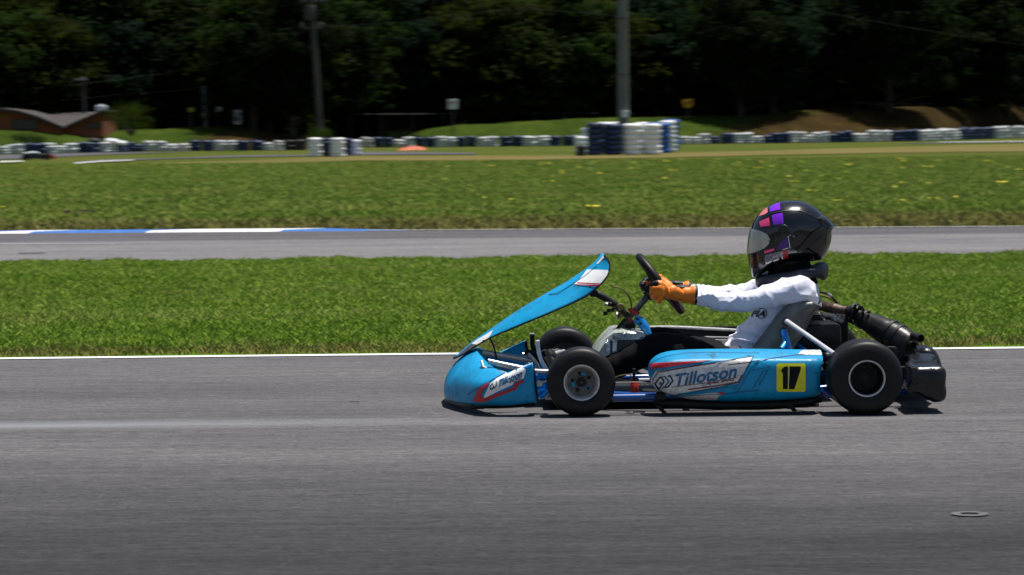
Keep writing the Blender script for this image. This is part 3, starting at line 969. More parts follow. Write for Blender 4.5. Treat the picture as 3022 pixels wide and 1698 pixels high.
# ---- rear bumper
st = []
def sect(v, du, dz, s_):
    pts = [(1352, 905), (1380, 892), (1500, 886), (1600, 884), (1655, 900), (1680, 935), (1676, 1060), (1684, 1120), (1672, 1190), (1640, 1215), (1600, 1222), (1550, 1218), (1535, 1190), (1500, 1190), (1420, 1150), (1340, 1120), (1345, 1000)]
    c = Vector((0, 0, 0))
    P3 = [k(C3, a, b, .06) for a, b in pts]
    c = sum(P3, Vector()) / len(P3)
    q4 = [Vector((c.x + (p.x - c.x) * s_ + du, v - VC, c.z + (p.z - c.z) * s_ + dz)) for p in P3]
    return spline([tuple(p) for p in q4 + [q4[0]]], 61)[:-1]
ss = [(.05, 0, 0, .72), (.058, 0, 0, .92), (.075, 0, 0, 1), (.14, .0, 0, 1), (.2, .0, .0, 1.0), (.25, .006, .003, 1.02), (.30, -.006, .004, .78), (.36, .01, .02, .7), (.45, .035, .03, .82), (.55, .03, .02, .82), (VC, .03, .02, .82)]
ss = ss + [(1.38 - v, a * .3, min(b, .0), c * .85) for v, a, b, c in ss[-2::-1]]
mb = MB().loft([sect(*q_) for q_ in ss])
bmp = mb.build('rear_bumper', M['bumper'], kart, key='rb', ang=60)
mb = MB()                                    # rounded centre section of the bumper
cs = [(1385, 760), (1400, 705), (1440, 678), (1500, 672), (1560, 700), (1605, 765), (1640, 880), (1620, 980), (1540, 1020), (1450, 1010), (1395, 930)]
P3 = [k(C3, a, b, .66) for a, b in cs]
c = sum(P3, Vector()) / len(P3)
rr_ = []
for v, s_ in ((.60, .30), (.605, .62), (.62, .84), (.66, .97), (.72, 1.0), (.80, .98), (.90, .92), (.95, .75), (.98, .4)):
    lp = [Vector((c.x + (p.x - c.x) * s_, v - VC, c.z + (p.z - c.z) * s_ - max(0, v - .5) * .05)) for p in P3]
    rr_.append(spline([tuple(p) for p in lp + [lp[0]]], 37)[:-1])
mb.loft(rr_)
mb.build('centre_guard', M['bumper'], bmp, ang=60)
mb = MB()
pp = [(1352, 905), (1395, 890), (1410, 905), (1400, 1100), (1345, 1130), (1310, 1110), (1350, 1040)]
mb.prism([k(C3, a, b, .045) for a, b in pp], (0, .02, 0), bev=.003)
mb.lathe(k(C3, 1385, 1040, .042), [(0, .0), (.006, 0), (.0065, -.004), (.009, -.004), (.01, .002)], n=16)
mb.build_each('bumper_bracket', M['carbon'], bmp)
for v in (.10, 1.28):
    mb = MB()
    mb.box(Vector((REAR_U + .19, v - VC + .25 * (1 if v < .5 else -1), .13)), (.10, .03, .05), bev=.006)
    mb.build('bumper_mount', M['matt_black'], kart)
mb = MB()
mb.prism([k(C3, a, b, .55) for a, b in [(1120, 700), (1240, 700), (1400, 720), (1420, 860), (1390, 1060), (1150, 1100)]], (0, .3, 0), bev=.01)
mb.build('bumper_mount', M['matt_black'], kart)
mb = MB()
mb.box(k(C3, 1265, 1075, .28), (.035, .02, .014), bev=.002)
mb.box(k(C3, 585, 775, .2), (.02, .03, .01), bev=.002)
mb.box(k(C3, 545, 1100, .15), (.016, .02, .008), bev=.002)
for a, b in ((520, 850), (515, 905), (575, 850)):
    mb.lathe(k(C3, a, b, .16), [(0, -.008), (.007, -.008), (.007, 0)], n=8)
mb.build_each('axle_clamp', M['alu'], kart)
# skid brackets under the pod
for c, pts in ((C2, [(300, 1278), (345, 1278), (400, 1340), (360, 1338)]), (T4, [(470, 1150), (600, 1165), (680, 1290), (600, 1298), (560, 1245), (480, 1210)])):
    mb = MB()
    mb.prism([k(c, a, b, .12) for a, b in pts], (0, .03, 0), bev=.002)
    mb.build('skid_bracket', M['matt_black'], kart)
mb = MB()
mb.tube([k(C2, 400, 1290, .2), k(C2, 800, 1300, .2), k(C2, 1200, 1300, .2), k(C2, 1600, 1270, .2)], .006, sm=16, n=8)
mb.lathe(k(C2, 345, 1210, .1), [(0, -.02), (.016, -.018), (.02, 0), (.014, .02)], n=16, ax=Vector((1, 0, -.2)))
mb.build('exhaust_bracket', M['matt_black'], kart)
# sun-lit body bits by the far rear
mb = MB()
mb.prism([k(C3, a, b, 1.0) for a, b in [(930, 655), (1060, 665), (1155, 710), (1150, 735), (940, 700)]], (0, .12, 0), bev=.004)
mb.build('chain_guard', M['black_plastic'], kart)
# ================================================================== the driver
PO = k(C2, 1150, 1000, VC)
PO.z = .07
driver = empty('person', (0, 0, 0), 'person in white shirt, black trousers, orange gloves and glossy black helmet driving the blue kart', 'person', mw=KM @ Matrix.Translation(PO))
def pk(c, a, b, v): return k(c, a, b, v)

def skin_mesh(nodes, edges, sub=2, root=0):
    """nodes: (pos, radius or (rx, ry)); one continuous surface"""
    me = bpy.data.meshes.new('sk')
    me.from_pydata([tuple(n_[0]) for n_ in nodes], edges, [])
    o = bpy.data.objects.new('sk', me)
    COL.objects.link(o)
    md = o.modifiers.new('s', 'SKIN')
    md.use_smooth_shade = True
    for i, n_ in enumerate(nodes):
        r_ = n_[1]
        me.skin_vertices[0].data[i].radius = r_ if isinstance(r_, tuple) else (r_, r_)
        me.skin_vertices[0].data[i].use_root = (i == root)
    sb = o.modifiers.new('b', 'SUBSURF')
    sb.levels = sub
    sb.render_levels = sub
    dg = bpy.context.evaluated_depsgraph_get()
    dg.update()
    out = bpy.data.meshes.new_from_object(o.evaluated_get(dg))
    bpy.data.objects.remove(o)
    return out
def from_mesh(name, me, mats, parent, off=PO, key=None, disp=None, facemat=None, bm_smooth=0):
    mb = MB()
    vs = [v.co.copy() for v in me.vertices]
    if disp:
        vs = [v.co + v.normal * disp(v.co, v.normal) for v in me.vertices]
    mb.v = vs
    mb.f = [tuple(p.vertices) for p in me.polygons]
    mb.m = [0] * len(mb.f)
    if facemat:
        mb.m = [facemat(sum((vs[i] for i in f), Vector()) / len(f)) for f in mb.f]
    return mb.build(name, mats, parent, off=off, ang=0, key=key, recalc=False)

hipc = K(2185, 1085, VC)
def at(x, y, v): return K(x, y, v)
# body under the clothes: one continuous figure
n_ = [(hipc, (.055, .07)), (k(C2, 1180, 730, VC), (.05, .07)), (k(C2, 1300, 540, VC), (.06, .08)), (k(C2, 1430, 370, VC), (.05, .07)), (k(C2, 1390, 215, VC), .045), (k(C4, 760, 700, VC), .08)]
e_ = [(0, 1), (1, 2), (2, 3), (3, 4), (4, 5)]
def limb(chain, base):
    last = base
    for c_ in chain:
        n_.append(c_)
        e_.append((last, len(n_) - 1))
        last = len(n_) - 1
for s_ in (0, 1):
    f = (lambda p: p) if s_ == 0 else (lambda p: Vector((p.x, -p.y, p.z)))
    limb([(f(k(C2, 1450, 390, .54)), .030), (f(k(C2, 1000, 458, .475)), .018), (f(k(C2, 680, 430, .525)), .015), (f(k(C5, 1150, 760, .53)), .014)], 3)
    limb([(f(k(C2, 1100, 890, .58)), .05), (f(at(2060, 1058, .54)), .045), (f(at(1925, 1035, .53)), .042), (f(at(1800, 1088, .53)), .036), (f(at(1700, 1130, .53)), .028), (f(at(1650, 1105, .53)), .025)], 0)
body = from_mesh('body', skin_mesh(n_, e_), [M['skin']], driver)

# ---- shirt: torso and sleeves fused into one cloth surface, then folded
def ell(c, a, b, ra, rb, n=28):
    return [c + a * (math.cos(2 * math.pi * i / n) * ra) + b * (math.sin(2 * math.pi * i / n) * rb) for i in range(n)]
TS = [((850, 850), (1230, 945), .150), ((868, 800), (1270, 860), .158), ((930, 710), (1330, 775), .160), ((1000, 630), (1400, 680), .165), ((1072, 545), (1480, 600), .175), ((1085, 450), (1570, 520), .190),
      ((1120, 385), (1598, 450), .195), ((1180, 340), (1600, 395), .185), ((1260, 290), (1590, 330), .15), ((1330, 255), (1550, 280), .105), ((1370, 225), (1520, 245), .07)]
fr = spline([(a[0], a[1], w_) for a, b, w_ in TS], 30)
bk = spline([(b[0], b[1], 0) for a, b, w_ in TS], 30)
rings = []
for a, b in zip(fr, bk):
    p, q_ = k(C2, a.x, a.y, VC), k(C2, b.x, b.y, VC)
    c = (p + q_) / 2
    d = (p - q_)
    ring = []
    for i in range(36):
        t = 2 * math.pi * i / 36
        ca, sa = math.cos(t), math.sin(t)
        ring.append(c + d / 2 * (abs(ca) ** .85 * (1 if ca > 0 else -1)) + Vector((0, a.z, 0)) * (abs(sa) ** .85 * (1 if sa > 0 else -1)))
    rings.append(ring)
sh = MB().loft(rings)
AC = [((1500, 395), 118, .555), ((1440, 378), 128, .53), ((1330, 380), 118, .505), ((1200, 412), 103, .485), ((1060, 450), 96, .473), ((960, 462), 92, .472), ((850, 458), 92, .485), ((740, 437), 84, .505), ((660, 424), 82, .52), ((618, 418), 76, .527), ((600, 416), 60, .528)]
path = spline([tuple(k(C2, a[0], a[1], v)) for a, r_, v in AC], 60)
rad = [float(np.interp(i / 59, np.linspace(0, 1, len(AC)), [r_ / 2.68 / 765 for _, r_, _ in AC])) for i in range(60)]
arm = MB().tube(path, rad, n=28)
sh.add(arm.v, arm.f)
sh.add(mirror(arm.v), [q_[::-1] for q_ in arm.f])
me = bpy.data.meshes.new('s')
me.from_pydata([tuple(v) for v in sh.v], [], sh.f)
me = evaluated(me, [('REMESH', dict(mode='VOXEL', voxel_size=.0048, use_smooth_shade=True)), ('SMOOTH', dict(factor=.6, iterations=14))])
pE = k(C2, 1000, 455, .47)
pS = k(C2, 1440, 380, .53)
pW = k(C2, 640, 420, .525)
def fold(p, n_):
    q_ = Vector((p.x, abs(p.y), p.z))
    u, w = p.x, p.z
    # sleeve: diagonal pulls between shoulder and wrist; body: slack gathers at the waist
    c2 = ((p.x - pE.x), 0, (p.z - pE.z))
    a = noise.noise(Vector((u * 7 + w * 5, q_.y * 4, w * 12 - u * 7)))
    b = noise.noise(Vector((u * 17 + w * 13 + 7, q_.y * 10, w * 26 - u * 14)))
    r1 = 1 - abs(a) * 2.6
    r2 = 1 - abs(b) * 2.6
    sleeve = math.sin((u * .75 - w * 1.0) * 46 + 5.0 * noise.noise(Vector((u * 5, q_.y * 5, w * 5 + 2))))
    h = .0060 * max(0, r1) ** 2.4 + .0022 * max(0, r2) ** 2 - .004 + .0050 * sleeve * max(0, noise.noise(Vector((u * 7 + 3, q_.y * 6, w * 7))) + .35)
    waist = max(0, min(1, (.40 - w) / .16)) * (1 if u < .32 + w else 0)
    g = 1 - abs(math.sin((w * 1.0 + u * .28) * 62 + 2.2 * noise.noise(Vector((u * 9, q_.y * 8, w * 9))))) * 1.3
    h += waist * .0085 * max(-.3, g)
    elbow = math.exp(-((u - pE.x) ** 2) / .006) * (1 if w > .42 else 0)
    g2 = 1 - abs(math.sin(u * 95 + w * 40 + 3 * noise.noise(p * 9)))
    h += elbow * .0028 * g2
    wr_ = math.exp(-((u - pW.x - .02) ** 2) / .003) * (1 if w > .42 else 0)
    h += wr_ * .005 * (1 - abs(math.sin(u * 150 + w * 60 + 3 * noise.noise(p * 12))))
    return h
shirt = from_mesh('shirt', me, [M['shirt']], driver, key='shirt', disp=fold)
mb = MB()
lay(mb, 'shirt', text_bm('FIA', C2(1062, 574), vec(C2, (1062, 574), (1172, 578)), vec(C2, (1062, 574), (1078, 524)), bold=.03, shear=.2, L=4), 0, .003)
for q_ in stroke([C2(1147 + 42 * math.cos(R(a)), 550 + 40 * math.sin(R(a))) for a in range(-125, 215, 12)], 2.2): lay(mb, 'shirt', flat_bm([q_], 5), 0, .003)
mb.build('chest_emblem', [M['black_ink']], shirt, off=PO, ang=0, recalc=False)

# ---- trousers
tr = MB()
for s_ in (0, 1):
    LC = [(k(C2, 1180, 1005, .60), .078), (k(C2, 1050, 995, .58), .076), (at(2150, 1080, .56), .073), (at(2060, 1056, .54), .072), (at(1985, 1034, .53), .066), (at(1930, 1031, .53), .060), (at(1870, 1056, .53), .055), (at(1800, 1086, .53), .050), (at(1735, 1112, .53), .043), (at(1685, 1132, .53), .036)]
    pp_ = [(p if s_ == 0 else Vector((p.x, -p.y, p.z))) for p, r_ in LC]
    tr.tube(pp_, [r_ for p, r_ in LC], n=26, sm=50)
hp = [k(C2, 1230, 985, VC), k(C2, 1150, 985, VC), k(C2, 1080, 985, VC)]
tr.tube([hp[0], hp[1], hp[1] * .5 + hp[2] * .5], [.06, .07, .06], n=26, sm=16)
me = bpy.data.meshes.new('t')
me.from_pydata([tuple(v) for v in tr.v], [], tr.f)
me = evaluated(me, [('REMESH', dict(mode='VOXEL', voxel_size=.006, use_smooth_shade=True)), ('SMOOTH', dict(factor=.6, iterations=10))])
def tfold(p, n_):
    a = noise.noise(Vector((p.x * 26, p.y * 9, p.z * 14)))
    b = noise.noise(Vector((p.x * 60 + 5, p.y * 18, p.z * 20)))
    kn = math.exp(-((p.x - at(1925, 1035, .53).x) ** 2) / .01)
    return .0025 * (1 - abs(a) * 3) + kn * .0012 * (1 - abs(b) * 3)
from_mesh('trousers', me, [M['trousers']], driver, disp=tfold)

# ---- shoes on the pedals
for s_ in (1, -1):
    v_ = .53
    sp = [(at(1700, 1132, v_), .030), (at(1688, 1146, v_), .036), (at(1662, 1128, v_), .034), (at(1640, 1098, v_), .036), (at(1628, 1068, v_), .030), (at(1622, 1052, v_), .018)]
    mb = MB()
    mb.tube([Vector((p.x, p.y * s_, p.z)) for p, r_ in sp], [r_ for p, r_ in sp], n=20, sm=24)
    sho = mb.build('shoe', M['dark_leather'], driver, off=PO)
    mb = MB()
    so = [at(1702, 1172, v_), at(1668, 1160, v_), at(1628, 1118, v_), at(1602, 1062, v_)]
    mb.tube([Vector((p.x + .012, p.y * s_, p.z + .012)) for p in so], [.012, .016, .016, .012], n=14, sm=20, flat=2.2)
    mb.build('sole', M['matt_black'], sho, off=PO)

# ---- gloves: palm, four fingers closed round the rim, thumb from the side of the palm
def glove(s_):
    f = (lambda p: p) if s_ > 0 else (lambda p: Vector((p.x, -p.y, p.z)))
    g = lambda a, b, v: f(k(C5, a, b, v))
    N = [(g(1240, 775, .527), (.034, .026)), (g(1130, 765, .524), (.038, .027)), (g(1010, 745, .518), (.042, .027)), (g(920, 720, .514), (.041, .024))]
    Eg = [(0, 1), (1, 2), (2, 3)]
    fing = [
        [((880, 610), .508, .0140), ((800, 605), .506, .0135), ((725, 632), .514, .0125), ((672, 682), .536, .0118), ((668, 702), .560, .0105)],
        [((850, 668), .502, .0145), ((775, 672), .502, .0138), ((712, 705), .514, .0128), ((690, 740), .538, .0118), ((712, 742), .562, .0105)],
        [((870, 740), .500, .0142), ((812, 752), .501, .0135), ((768, 785), .514, .0125), ((762, 812), .538, .0115), ((790, 805), .560, .0102)],
        [((905, 812), .503, .0130), ((868, 838), .505, .0122), ((842, 862), .518, .0112), ((845, 880), .538, .0105), ((870, 872), .556, .0095)]]
    for fi in fing:
        last = 3
        for (a, b), v, r_ in fi:
            N.append((g(a, b, v), r_))
            Eg.append((last, len(N) - 1))
            last = len(N) - 1
    last = 2
    for (a, b), v, r_ in [((1010, 655), .532, .0175), ((945, 590), .548, .016), ((880, 545), .562, .0145), ((815, 528), .574, .012)]:
        N.append((g(a, b, v), r_))
        Eg.append((last, len(N) - 1))
        last = len(N) - 1
    me = skin_mesh(N, Eg, sub=3)
    def gd(p, n_):
        q_ = Vector((p.x, abs(p.y), p.z))
        a = noise.noise(Vector((q_.x * 34, q_.y * 20, q_.z * 26)))
        b = noise.noise(Vector((q_.x * 80, q_.y * 40, q_.z * 50)))
        return .0026 * (1 - abs(a) * 3) + .0012 * (1 - abs(b) * 3)
    thr = k(C5, 800, 700, .51).x
    tip = k(C5, 705, 700, .51).x
    def fm(p):
        v = abs(p.y - 0)
        ay = VC - abs(p.y)
        if p.x < tip or (ay > .536 and p.x < thr + .02): return 1
        if p.x < k(C5, 840, 620, .51).x and p.z > k(C5, 800, 640, .51).z: return 1
        return 0
    gl = from_mesh('glove', me, [M['orange'], M['dark_leather']], driver, disp=gd, facemat=fm)
    cf = MB()                                  # flared gathered cuff
    rings = []
    a_, b_ = g(1195, 772, .526), g(1412, 782, .527)
    t = (b_ - a_).normalized()
    e1 = Vector((0, 1, 0))
    e1 = (e1 - t * e1.dot(t)).normalized()
    e2 = t.cross(e1)
    for i in range(16):
        q_ = i / 15
        r2 = .0295 + .0075 * q_ + .0018 * math.sin(q_ * 9)
        rings.append([a_.lerp(b_, q_) + e1 * math.cos(2 * math.pi * j / 40) * r2 * .86 + e2 * math.sin(2 * math.pi * j / 40) * (r2 * .97) * (1 + (.05 * math.sin(j * 2.1) * max(0, 1 - abs(q_ - .12) * 5))) for j in range(40)])
    cf.loft(rings, caps=False)
    cf.build('cuff', M['orange'], gl, off=PO, solid=.003)
    bd = MB()
    bd.lathe(b_, [(.034, -.004), (.0385, -.004), (.039, 0), (.0375, .005), (.033, .005)], n=40, ax=t, close=True)
    wp = [g(1110, 655, .53), g(1200, 660, .53), g(1310, 668, .53)]
    bd.tube(wp, [.008, .011, .008], n=10, flat=2, sm=8)
    bd.build('wrist_strap', M['dark_leather'], gl, off=PO)
glove(1)
glove(-1)
mb = MB()                                       # paler back of the far glove's thumb seam
# ---- helmet
hc = k(C4, 800, 600, VC)
OUT = [(252, 870), (258, 780), (272, 660), (292, 560), (330, 450), (395, 345), (470, 268), (560, 205), (660, 165), (760, 148), (860, 145), (970, 155), (1070, 188), (1170, 250), (1265, 335), (1340, 430), (1372, 520), (1372, 640), (1345, 760), (1305, 850), (1240, 930), (1120, 955), (940, 975), (760, 1000), (600, 1050), (440, 1125), (335, 1172), (300, 1120), (272, 1020)]
osp = spline([(a, b, 0) for a, b in OUT + [OUT[0]]], 400)
angs, rads = [], []
for p in osp[:-1]:
    w = k(C4, p.x, p.y, VC) - hc
    angs.append(math.atan2(w.z, w.x))
    rads.append(math.hypot(w.x, w.z))
o_ = np.argsort(angs)
angs, rads = np.array(angs)[o_], np.array(rads)[o_]
NA, NL = 360, 140
RMEAN = float(np.mean(rads))
def rad_at(a): return float(np.interp(a, angs, rads, period=2 * math.pi))
HWID = .128
def hpt(a, lam, grow=0.0):
    cl, sl = math.cos(lam), math.sin(lam)
    ra = rad_at(a)
    ra += (RMEAN - ra) * sl ** 6
    r_ = ra * (abs(cl) ** (.80 + .20 * sl ** 4)) + grow
    # chin bar and lower shell stay narrower
    wdt = HWID * (1 - .045 * (1 - math.sin(a))) + grow
    return Vector((hc.x + math.cos(a) * r_, sl * wdt * 1.0, hc.z + math.sin(a) * r_))
def to_px(p):
    """photo position of a kart-frame point (used only while laying out decals)"""
    q_ = (cam_inv @ KM) @ p
    return CX - F * q_.x / q_.z, CY + F * q_.y / q_.z
cam_inv = CM.inverted()
hm = MB()
vs, fs = [], []
for i in range(NA):
    a = 2 * math.pi * i / NA
    for j in range(NL + 1):
        vs.append(hpt(a, -math.pi / 2 + math.pi * j / NL))
for i in range(NA):
    for j in range(NL):
        a, b = i * (NL + 1) + j, ((i + 1) % NA) * (NL + 1) + j
        fs.append((a, b, b + 1, a + 1))
hm.add(vs, fs)
# moulded crown ridge
helmet = hm.build('helmet', M['helmet'], driver, off=PO, key='helmet', ang=0)
def inpoly(x, y, poly):
    c = False
    j = len(poly) - 1
    for i in range(len(poly)):
        if (poly[i][1] > y) != (poly[j][1] > y) and x < (poly[j][0] - poly[i][0]) * (y - poly[i][1]) / (poly[j][1] - poly[i][1]) + poly[i][0]:
            c = not c
        j = i
    return c
def side_patch(poly, grow, na=900, nl=200):
    """curved sheet round the helmet whose side outline is poly (photo crop 4), symmetric left and right"""
    mb = MB()
    pl_ = [(k(C4, a, b, VC).x, k(C4, a, b, VC).z) for a, b in poly]
    idx = {}
    vs, fs = [], []
    for i in range(na):
        a0 = 2 * math.pi * i / na
        for j in range(nl):
            l0 = -math.pi / 2 + math.pi * j / nl
            am, lm = a0 + math.pi / na, l0 + math.pi / 2 / nl
            c = hpt(am, lm)
            if not inpoly(c.x, c.z, pl_): continue
            q_ = []
            for (di, dj) in ((0, 0), (1, 0), (1, 1), (0, 1)):
                kk = ((i + di) % na, j + dj)
                if kk not in idx:
                    idx[kk] = len(vs)
                    vs.append(hpt(2 * math.pi * kk[0] / na, -math.pi / 2 + math.pi * kk[1] / nl, grow))
                q_.append(idx[kk])
            fs.append(q_)
    # trim the rim of the sheet to a clean line
    ec = {}
    for q_ in fs:
        for a_, b_ in zip(q_, q_[1:] + q_[:1]):
            e = (min(a_, b_), max(a_, b_))
            ec[e] = ec.get(e, 0) + 1
    rim = {i for e, n_e in ec.items() if n_e == 1 for i in e}
    for i in rim:
        p = vs[i]
        best, bd = None, 1e9
        for (x0, z0), (x1, z1) in zip(pl_, pl_[1:] + pl_[:1]):
            dx, dz = x1 - x0, z1 - z0
            t = max(0, min(1, ((p.x - x0) * dx + (p.z - z0) * dz) / (dx * dx + dz * dz)))
            d_ = (x0 + t * dx - p.x) ** 2 + (z0 + t * dz - p.z) ** 2
            if d_ < bd: bd, best = d_, (x0 + t * dx, z0 + t * dz)
        if bd < .004 ** 2:
            a_, ro = math.atan2(best[1] - hc.z, best[0] - hc.x), math.hypot(best[1] - hc.z, best[0] - hc.x)
            rt = min(1.0, max(0.0, (ro - grow) / rad_at(a_)))
            cl = rt
            for _ in range(6): cl = rt ** (1 / (.80 + .20 * (1 - cl * cl) ** 2))
            yy = math.sqrt(max(0, 1 - cl * cl)) * (HWID * (1 - .045 * (1 - math.sin(a_))) + grow)
            if rt < .985: p.x, p.y, p.z = best[0], math.copysign(yy, p.y), best[1]
    return mb.add(vs, fs)
vz = side_patch([(230, 500), (300, 520), (400, 545), (475, 580), (515, 640), (505, 705), (450, 765), (370, 808), (262, 850), (200, 880), (200, 500)], .0035)
vzo = vz.build('visor', M['visor'], helmet, off=PO, ang=0)
dv = MB()
LH = lambda pts, mi, off=.0014: lay(dv, 'helmet', flat_bm([cpoly(C4, pts)], 7), mi, off)
LH([(553, 232), (600, 205), (682, 172), (695, 265), (552, 297)], 0)
LH([(578, 345), (640, 325), (722, 308), (738, 455), (600, 472)], 0)
LH([(410, 352), (425, 320), (480, 262), (520, 236), (524, 305), (470, 335)], 2)
LH([(412, 430), (470, 402), (540, 372), (555, 485), (425, 497)], 3)
LH([(655, 800), (650, 760), (720, 680), (785, 620), (795, 765)], 1)
LH([(478, 822), (605, 782), (610, 812), (480, 855)], 3)
LH([(720, 820), (790, 800), (800, 905), (735, 925)], 4)
LH([(370, 372), (395, 330), (408, 340), (402, 362)], 2)
# lettering block low on the cheek
LH([(485, 880), (560, 858), (718, 822), (724, 885), (700, 895), (672, 918), (560, 950), (490, 975)], 5)
LH([(495, 977), (575, 948), (578, 958), (540, 984), (496, 997)], 6, .002)
LH([(592, 944), (672, 920), (680, 928), (640, 950), (594, 962)], 6, .002)
LH([(705, 895), (724, 890), (726, 925), (712, 926)], 6, .002)
for q_ in stroke([C4(*p) for p in [(795, 620), (820, 780)]], 1.6) + stroke([C4(*p) for p in [(718, 802), (795, 778)]], 1.4): lay(dv, 'helmet', flat_bm([q_], 5), 6, .002)
for x_ in (742, 757, 770, 782):
    for q_ in stroke([C4(x_, 815), C4(x_ + 10, 915)], .8): lay(dv, 'helmet', flat_bm([q_], 5), 7, .0022)
lay(dv, 'helmet', text_bm('SCT', C4(500, 958), vec(C4, (500, 958), (715, 898)), vec(C4, (500, 958), (494, 890)), bold=.05, shear=0, L=4), 8, .0018)
for a, b in ((640, 642), (632, 676)):
    LH([(a - 12, b - 10), (a + 10, b - 12), (a + 12, b + 8), (a - 10, b + 10)], 8, .002)
for q_ in stroke([C4(*p) for p in [(545, 322), (700, 290), (860, 268), (980, 285), (1110, 345), (1230, 420), (1330, 455)]], 1.8): lay(dv, 'helmet', flat_bm([q_], 5), 9, .0026)  # paler satin strip along the crown ridge, drawn as its highlight
for q_ in stroke([C4(*p) for p in [(415, 510), (560, 500), (660, 490)]], 1.2) + stroke([C4(*p) for p in [(255, 868), (380, 838), (560, 790), (680, 720)]], 1.4): lay(dv, 'helmet', flat_bm([q_], 5), 9, .0022)
dv.build('helmet_decals', [M['purple'], M['dark_purple'], M['salmon'], M['pink'], M['red'], M['grey_dec'], M['white_clean'], M['black_ink'], M['alu_dark'], M['helmet_trim']], helmet, off=PO, ang=0, recalc=False)
mb = MB()
pc = BVHTree.FromPolygons(*SURF['helmet'])
x_, y_ = C4(738, 538)
hit, nn, _, _ = pc.ray_cast(KC, kray(x_, y_).normalized())
if nn.y > 0: nn = -nn
for s_ in (1, -1):
    h2 = Vector((hit.x, hit.y * s_, hit.z))
    n2 = Vector((nn.x, nn.y * s_, nn.z))
    mb.lathe(h2, [(0, .004), (.015, .004), (.0165, .0065), (.0185, .0065), (.0205, .003), (.0215, -.006)], n=36, ax=n2)
mb.build('visor_pivot', M['helmet_trim'], helmet, off=PO)
# rear spoiler and its sweeping side fins
sp_in = [(860, 800), (900, 730), (1000, 620), (1100, 540), (1220, 470), (1330, 425), (1440, 488), (1400, 520), (1300, 560), (1200, 620), (1080, 690), (960, 770), (880, 812)]
spp = side_patch(sp_in[:5] + [(1300, 428), (1420, 400), (1420, 500)] + sp_in[8:], .0055)
spo = spp.build('side_fin', M['helmet_trim'], helmet, off=PO, ang=0)
mb = MB()
rings = []
for j in range(25):
    t = -1 + 2 * j / 24
    yv = t * .088
    back = math.sqrt(max(0, 1 - (t * .96) ** 2))
    a0 = k(C4, 1130, 330, VC)
    tipp = k(C4, 1440, 490, VC)
    low_ = k(C4, 1290, 545, VC)
    top_ = k(C4, 1262, 332, VC)
    mid_ = k(C4, 1345, 395, VC)
    base = k(C4, 1130, 470, VC)
    lz = lambda p: Vector((base.x + (p.x - base.x) * (.45 + .55 * back), yv, base.z + (p.z - base.z) * (.55 + .45 * back)))
    rings.append([lz(p) for p in (a0, top_, mid_, tipp, low_, base)])
mb.loft(rings)
mb.build('rear_spoiler', M['helmet'], helmet, off=PO, ang=50)
mb = MB()
lay(mb, 'helmet', flat_bm([cpoly(C4, [(1308, 570), (1362, 545), (1368, 640), (1350, 730), (1296, 735)])], 6), 0, .002)
mb.build('rear_vent', M['alu_dark'], helmet, off=PO, ang=0)

# ---- neck collar
mb = MB()
rings = []
cA, cB = k(C4, 420, 1225, VC), k(C4, 1270, 1085, VC)
cc = (cA + cB) / 2
aa = (cA - cB) / 2
NR = 72
for i in range(NR):
    t = 2 * math.pi * i / NR
    p = cc + aa * math.cos(t) * .98 + Vector((0, .118, 0)) * math.sin(t)
    p.z += .010 * math.sin(t) ** 2
    th = cc + aa * math.cos(t + .05) * .98 + Vector((0, .118, 0)) * math.sin(t + .05)
    tt = (th - p).normalized()
    up = Vector((0, 0, 1))
    e1 = (up - tt * up.dot(tt)).normalized()
    e2 = tt.cross(e1)
    wob = 1 + .06 * math.sin(i * .9) + .05 * math.sin(i * 2.3)
    h_ = .026 + .008 * (1 - math.cos(t)) / 2
    rings.append([p + e1 * math.copysign(abs(math.cos(2 * math.pi * j / 20)) ** .8, math.cos(2 * math.pi * j / 20)) * h_ * wob + e2 * math.sin(2 * math.pi * j / 20) * .021 for j in range(20)])
rings.append(rings[0])
mb.loft(rings, caps=False)
mb.build('neck_collar', M['navy_fab'], driver, off=PO, ang=50)
mb = MB()
mb.lathe(cc + Vector((-.005, 0, 0)), [(.105, -.04), (.098, -.015), (.088, .015), (.082, .055)], n=40, ax=Vector((-.12, 0, 1)))
mb.build('helmet_skirt', M['trousers'], driver, off=PO, ang=50)
# ================================================================== light
scn.view_settings.view_transform = 'Standard'
scn.view_settings.look = 'None'
scn.view_settings.exposure = 0.35
w = bpy.data.worlds.new('World')
scn.world = w
w.use_nodes = True
sd = Vector((.18, .13, 1.0)).normalized()              # towards the sun
el = math.asin(sd.z)
az = math.atan2(sd.x, sd.y)
sk = w.node_tree.nodes.new('ShaderNodeTexSky')
sk.sky_type = 'NISHITA'
sk.sun_disc = False
sk.sun_elevation = el
sk.sun_rotation = az
bg = w.node_tree.nodes['Background']
w.node_tree.links.new(sk.outputs[0], bg.inputs[0])
bg.inputs[1].default_value = .062
ld = bpy.data.lights.new('sun', 'SUN')
ld.energy = 4.8
ld.angle = R(.5)
ld.color = (1, .96, .9)
lo = bpy.data.objects.new('sun', ld)
lo.rotation_euler = sd.to_track_quat('Z', 'Y').to_euler()
lo.location = (0, 0, 30)
COL.objects.link(lo)

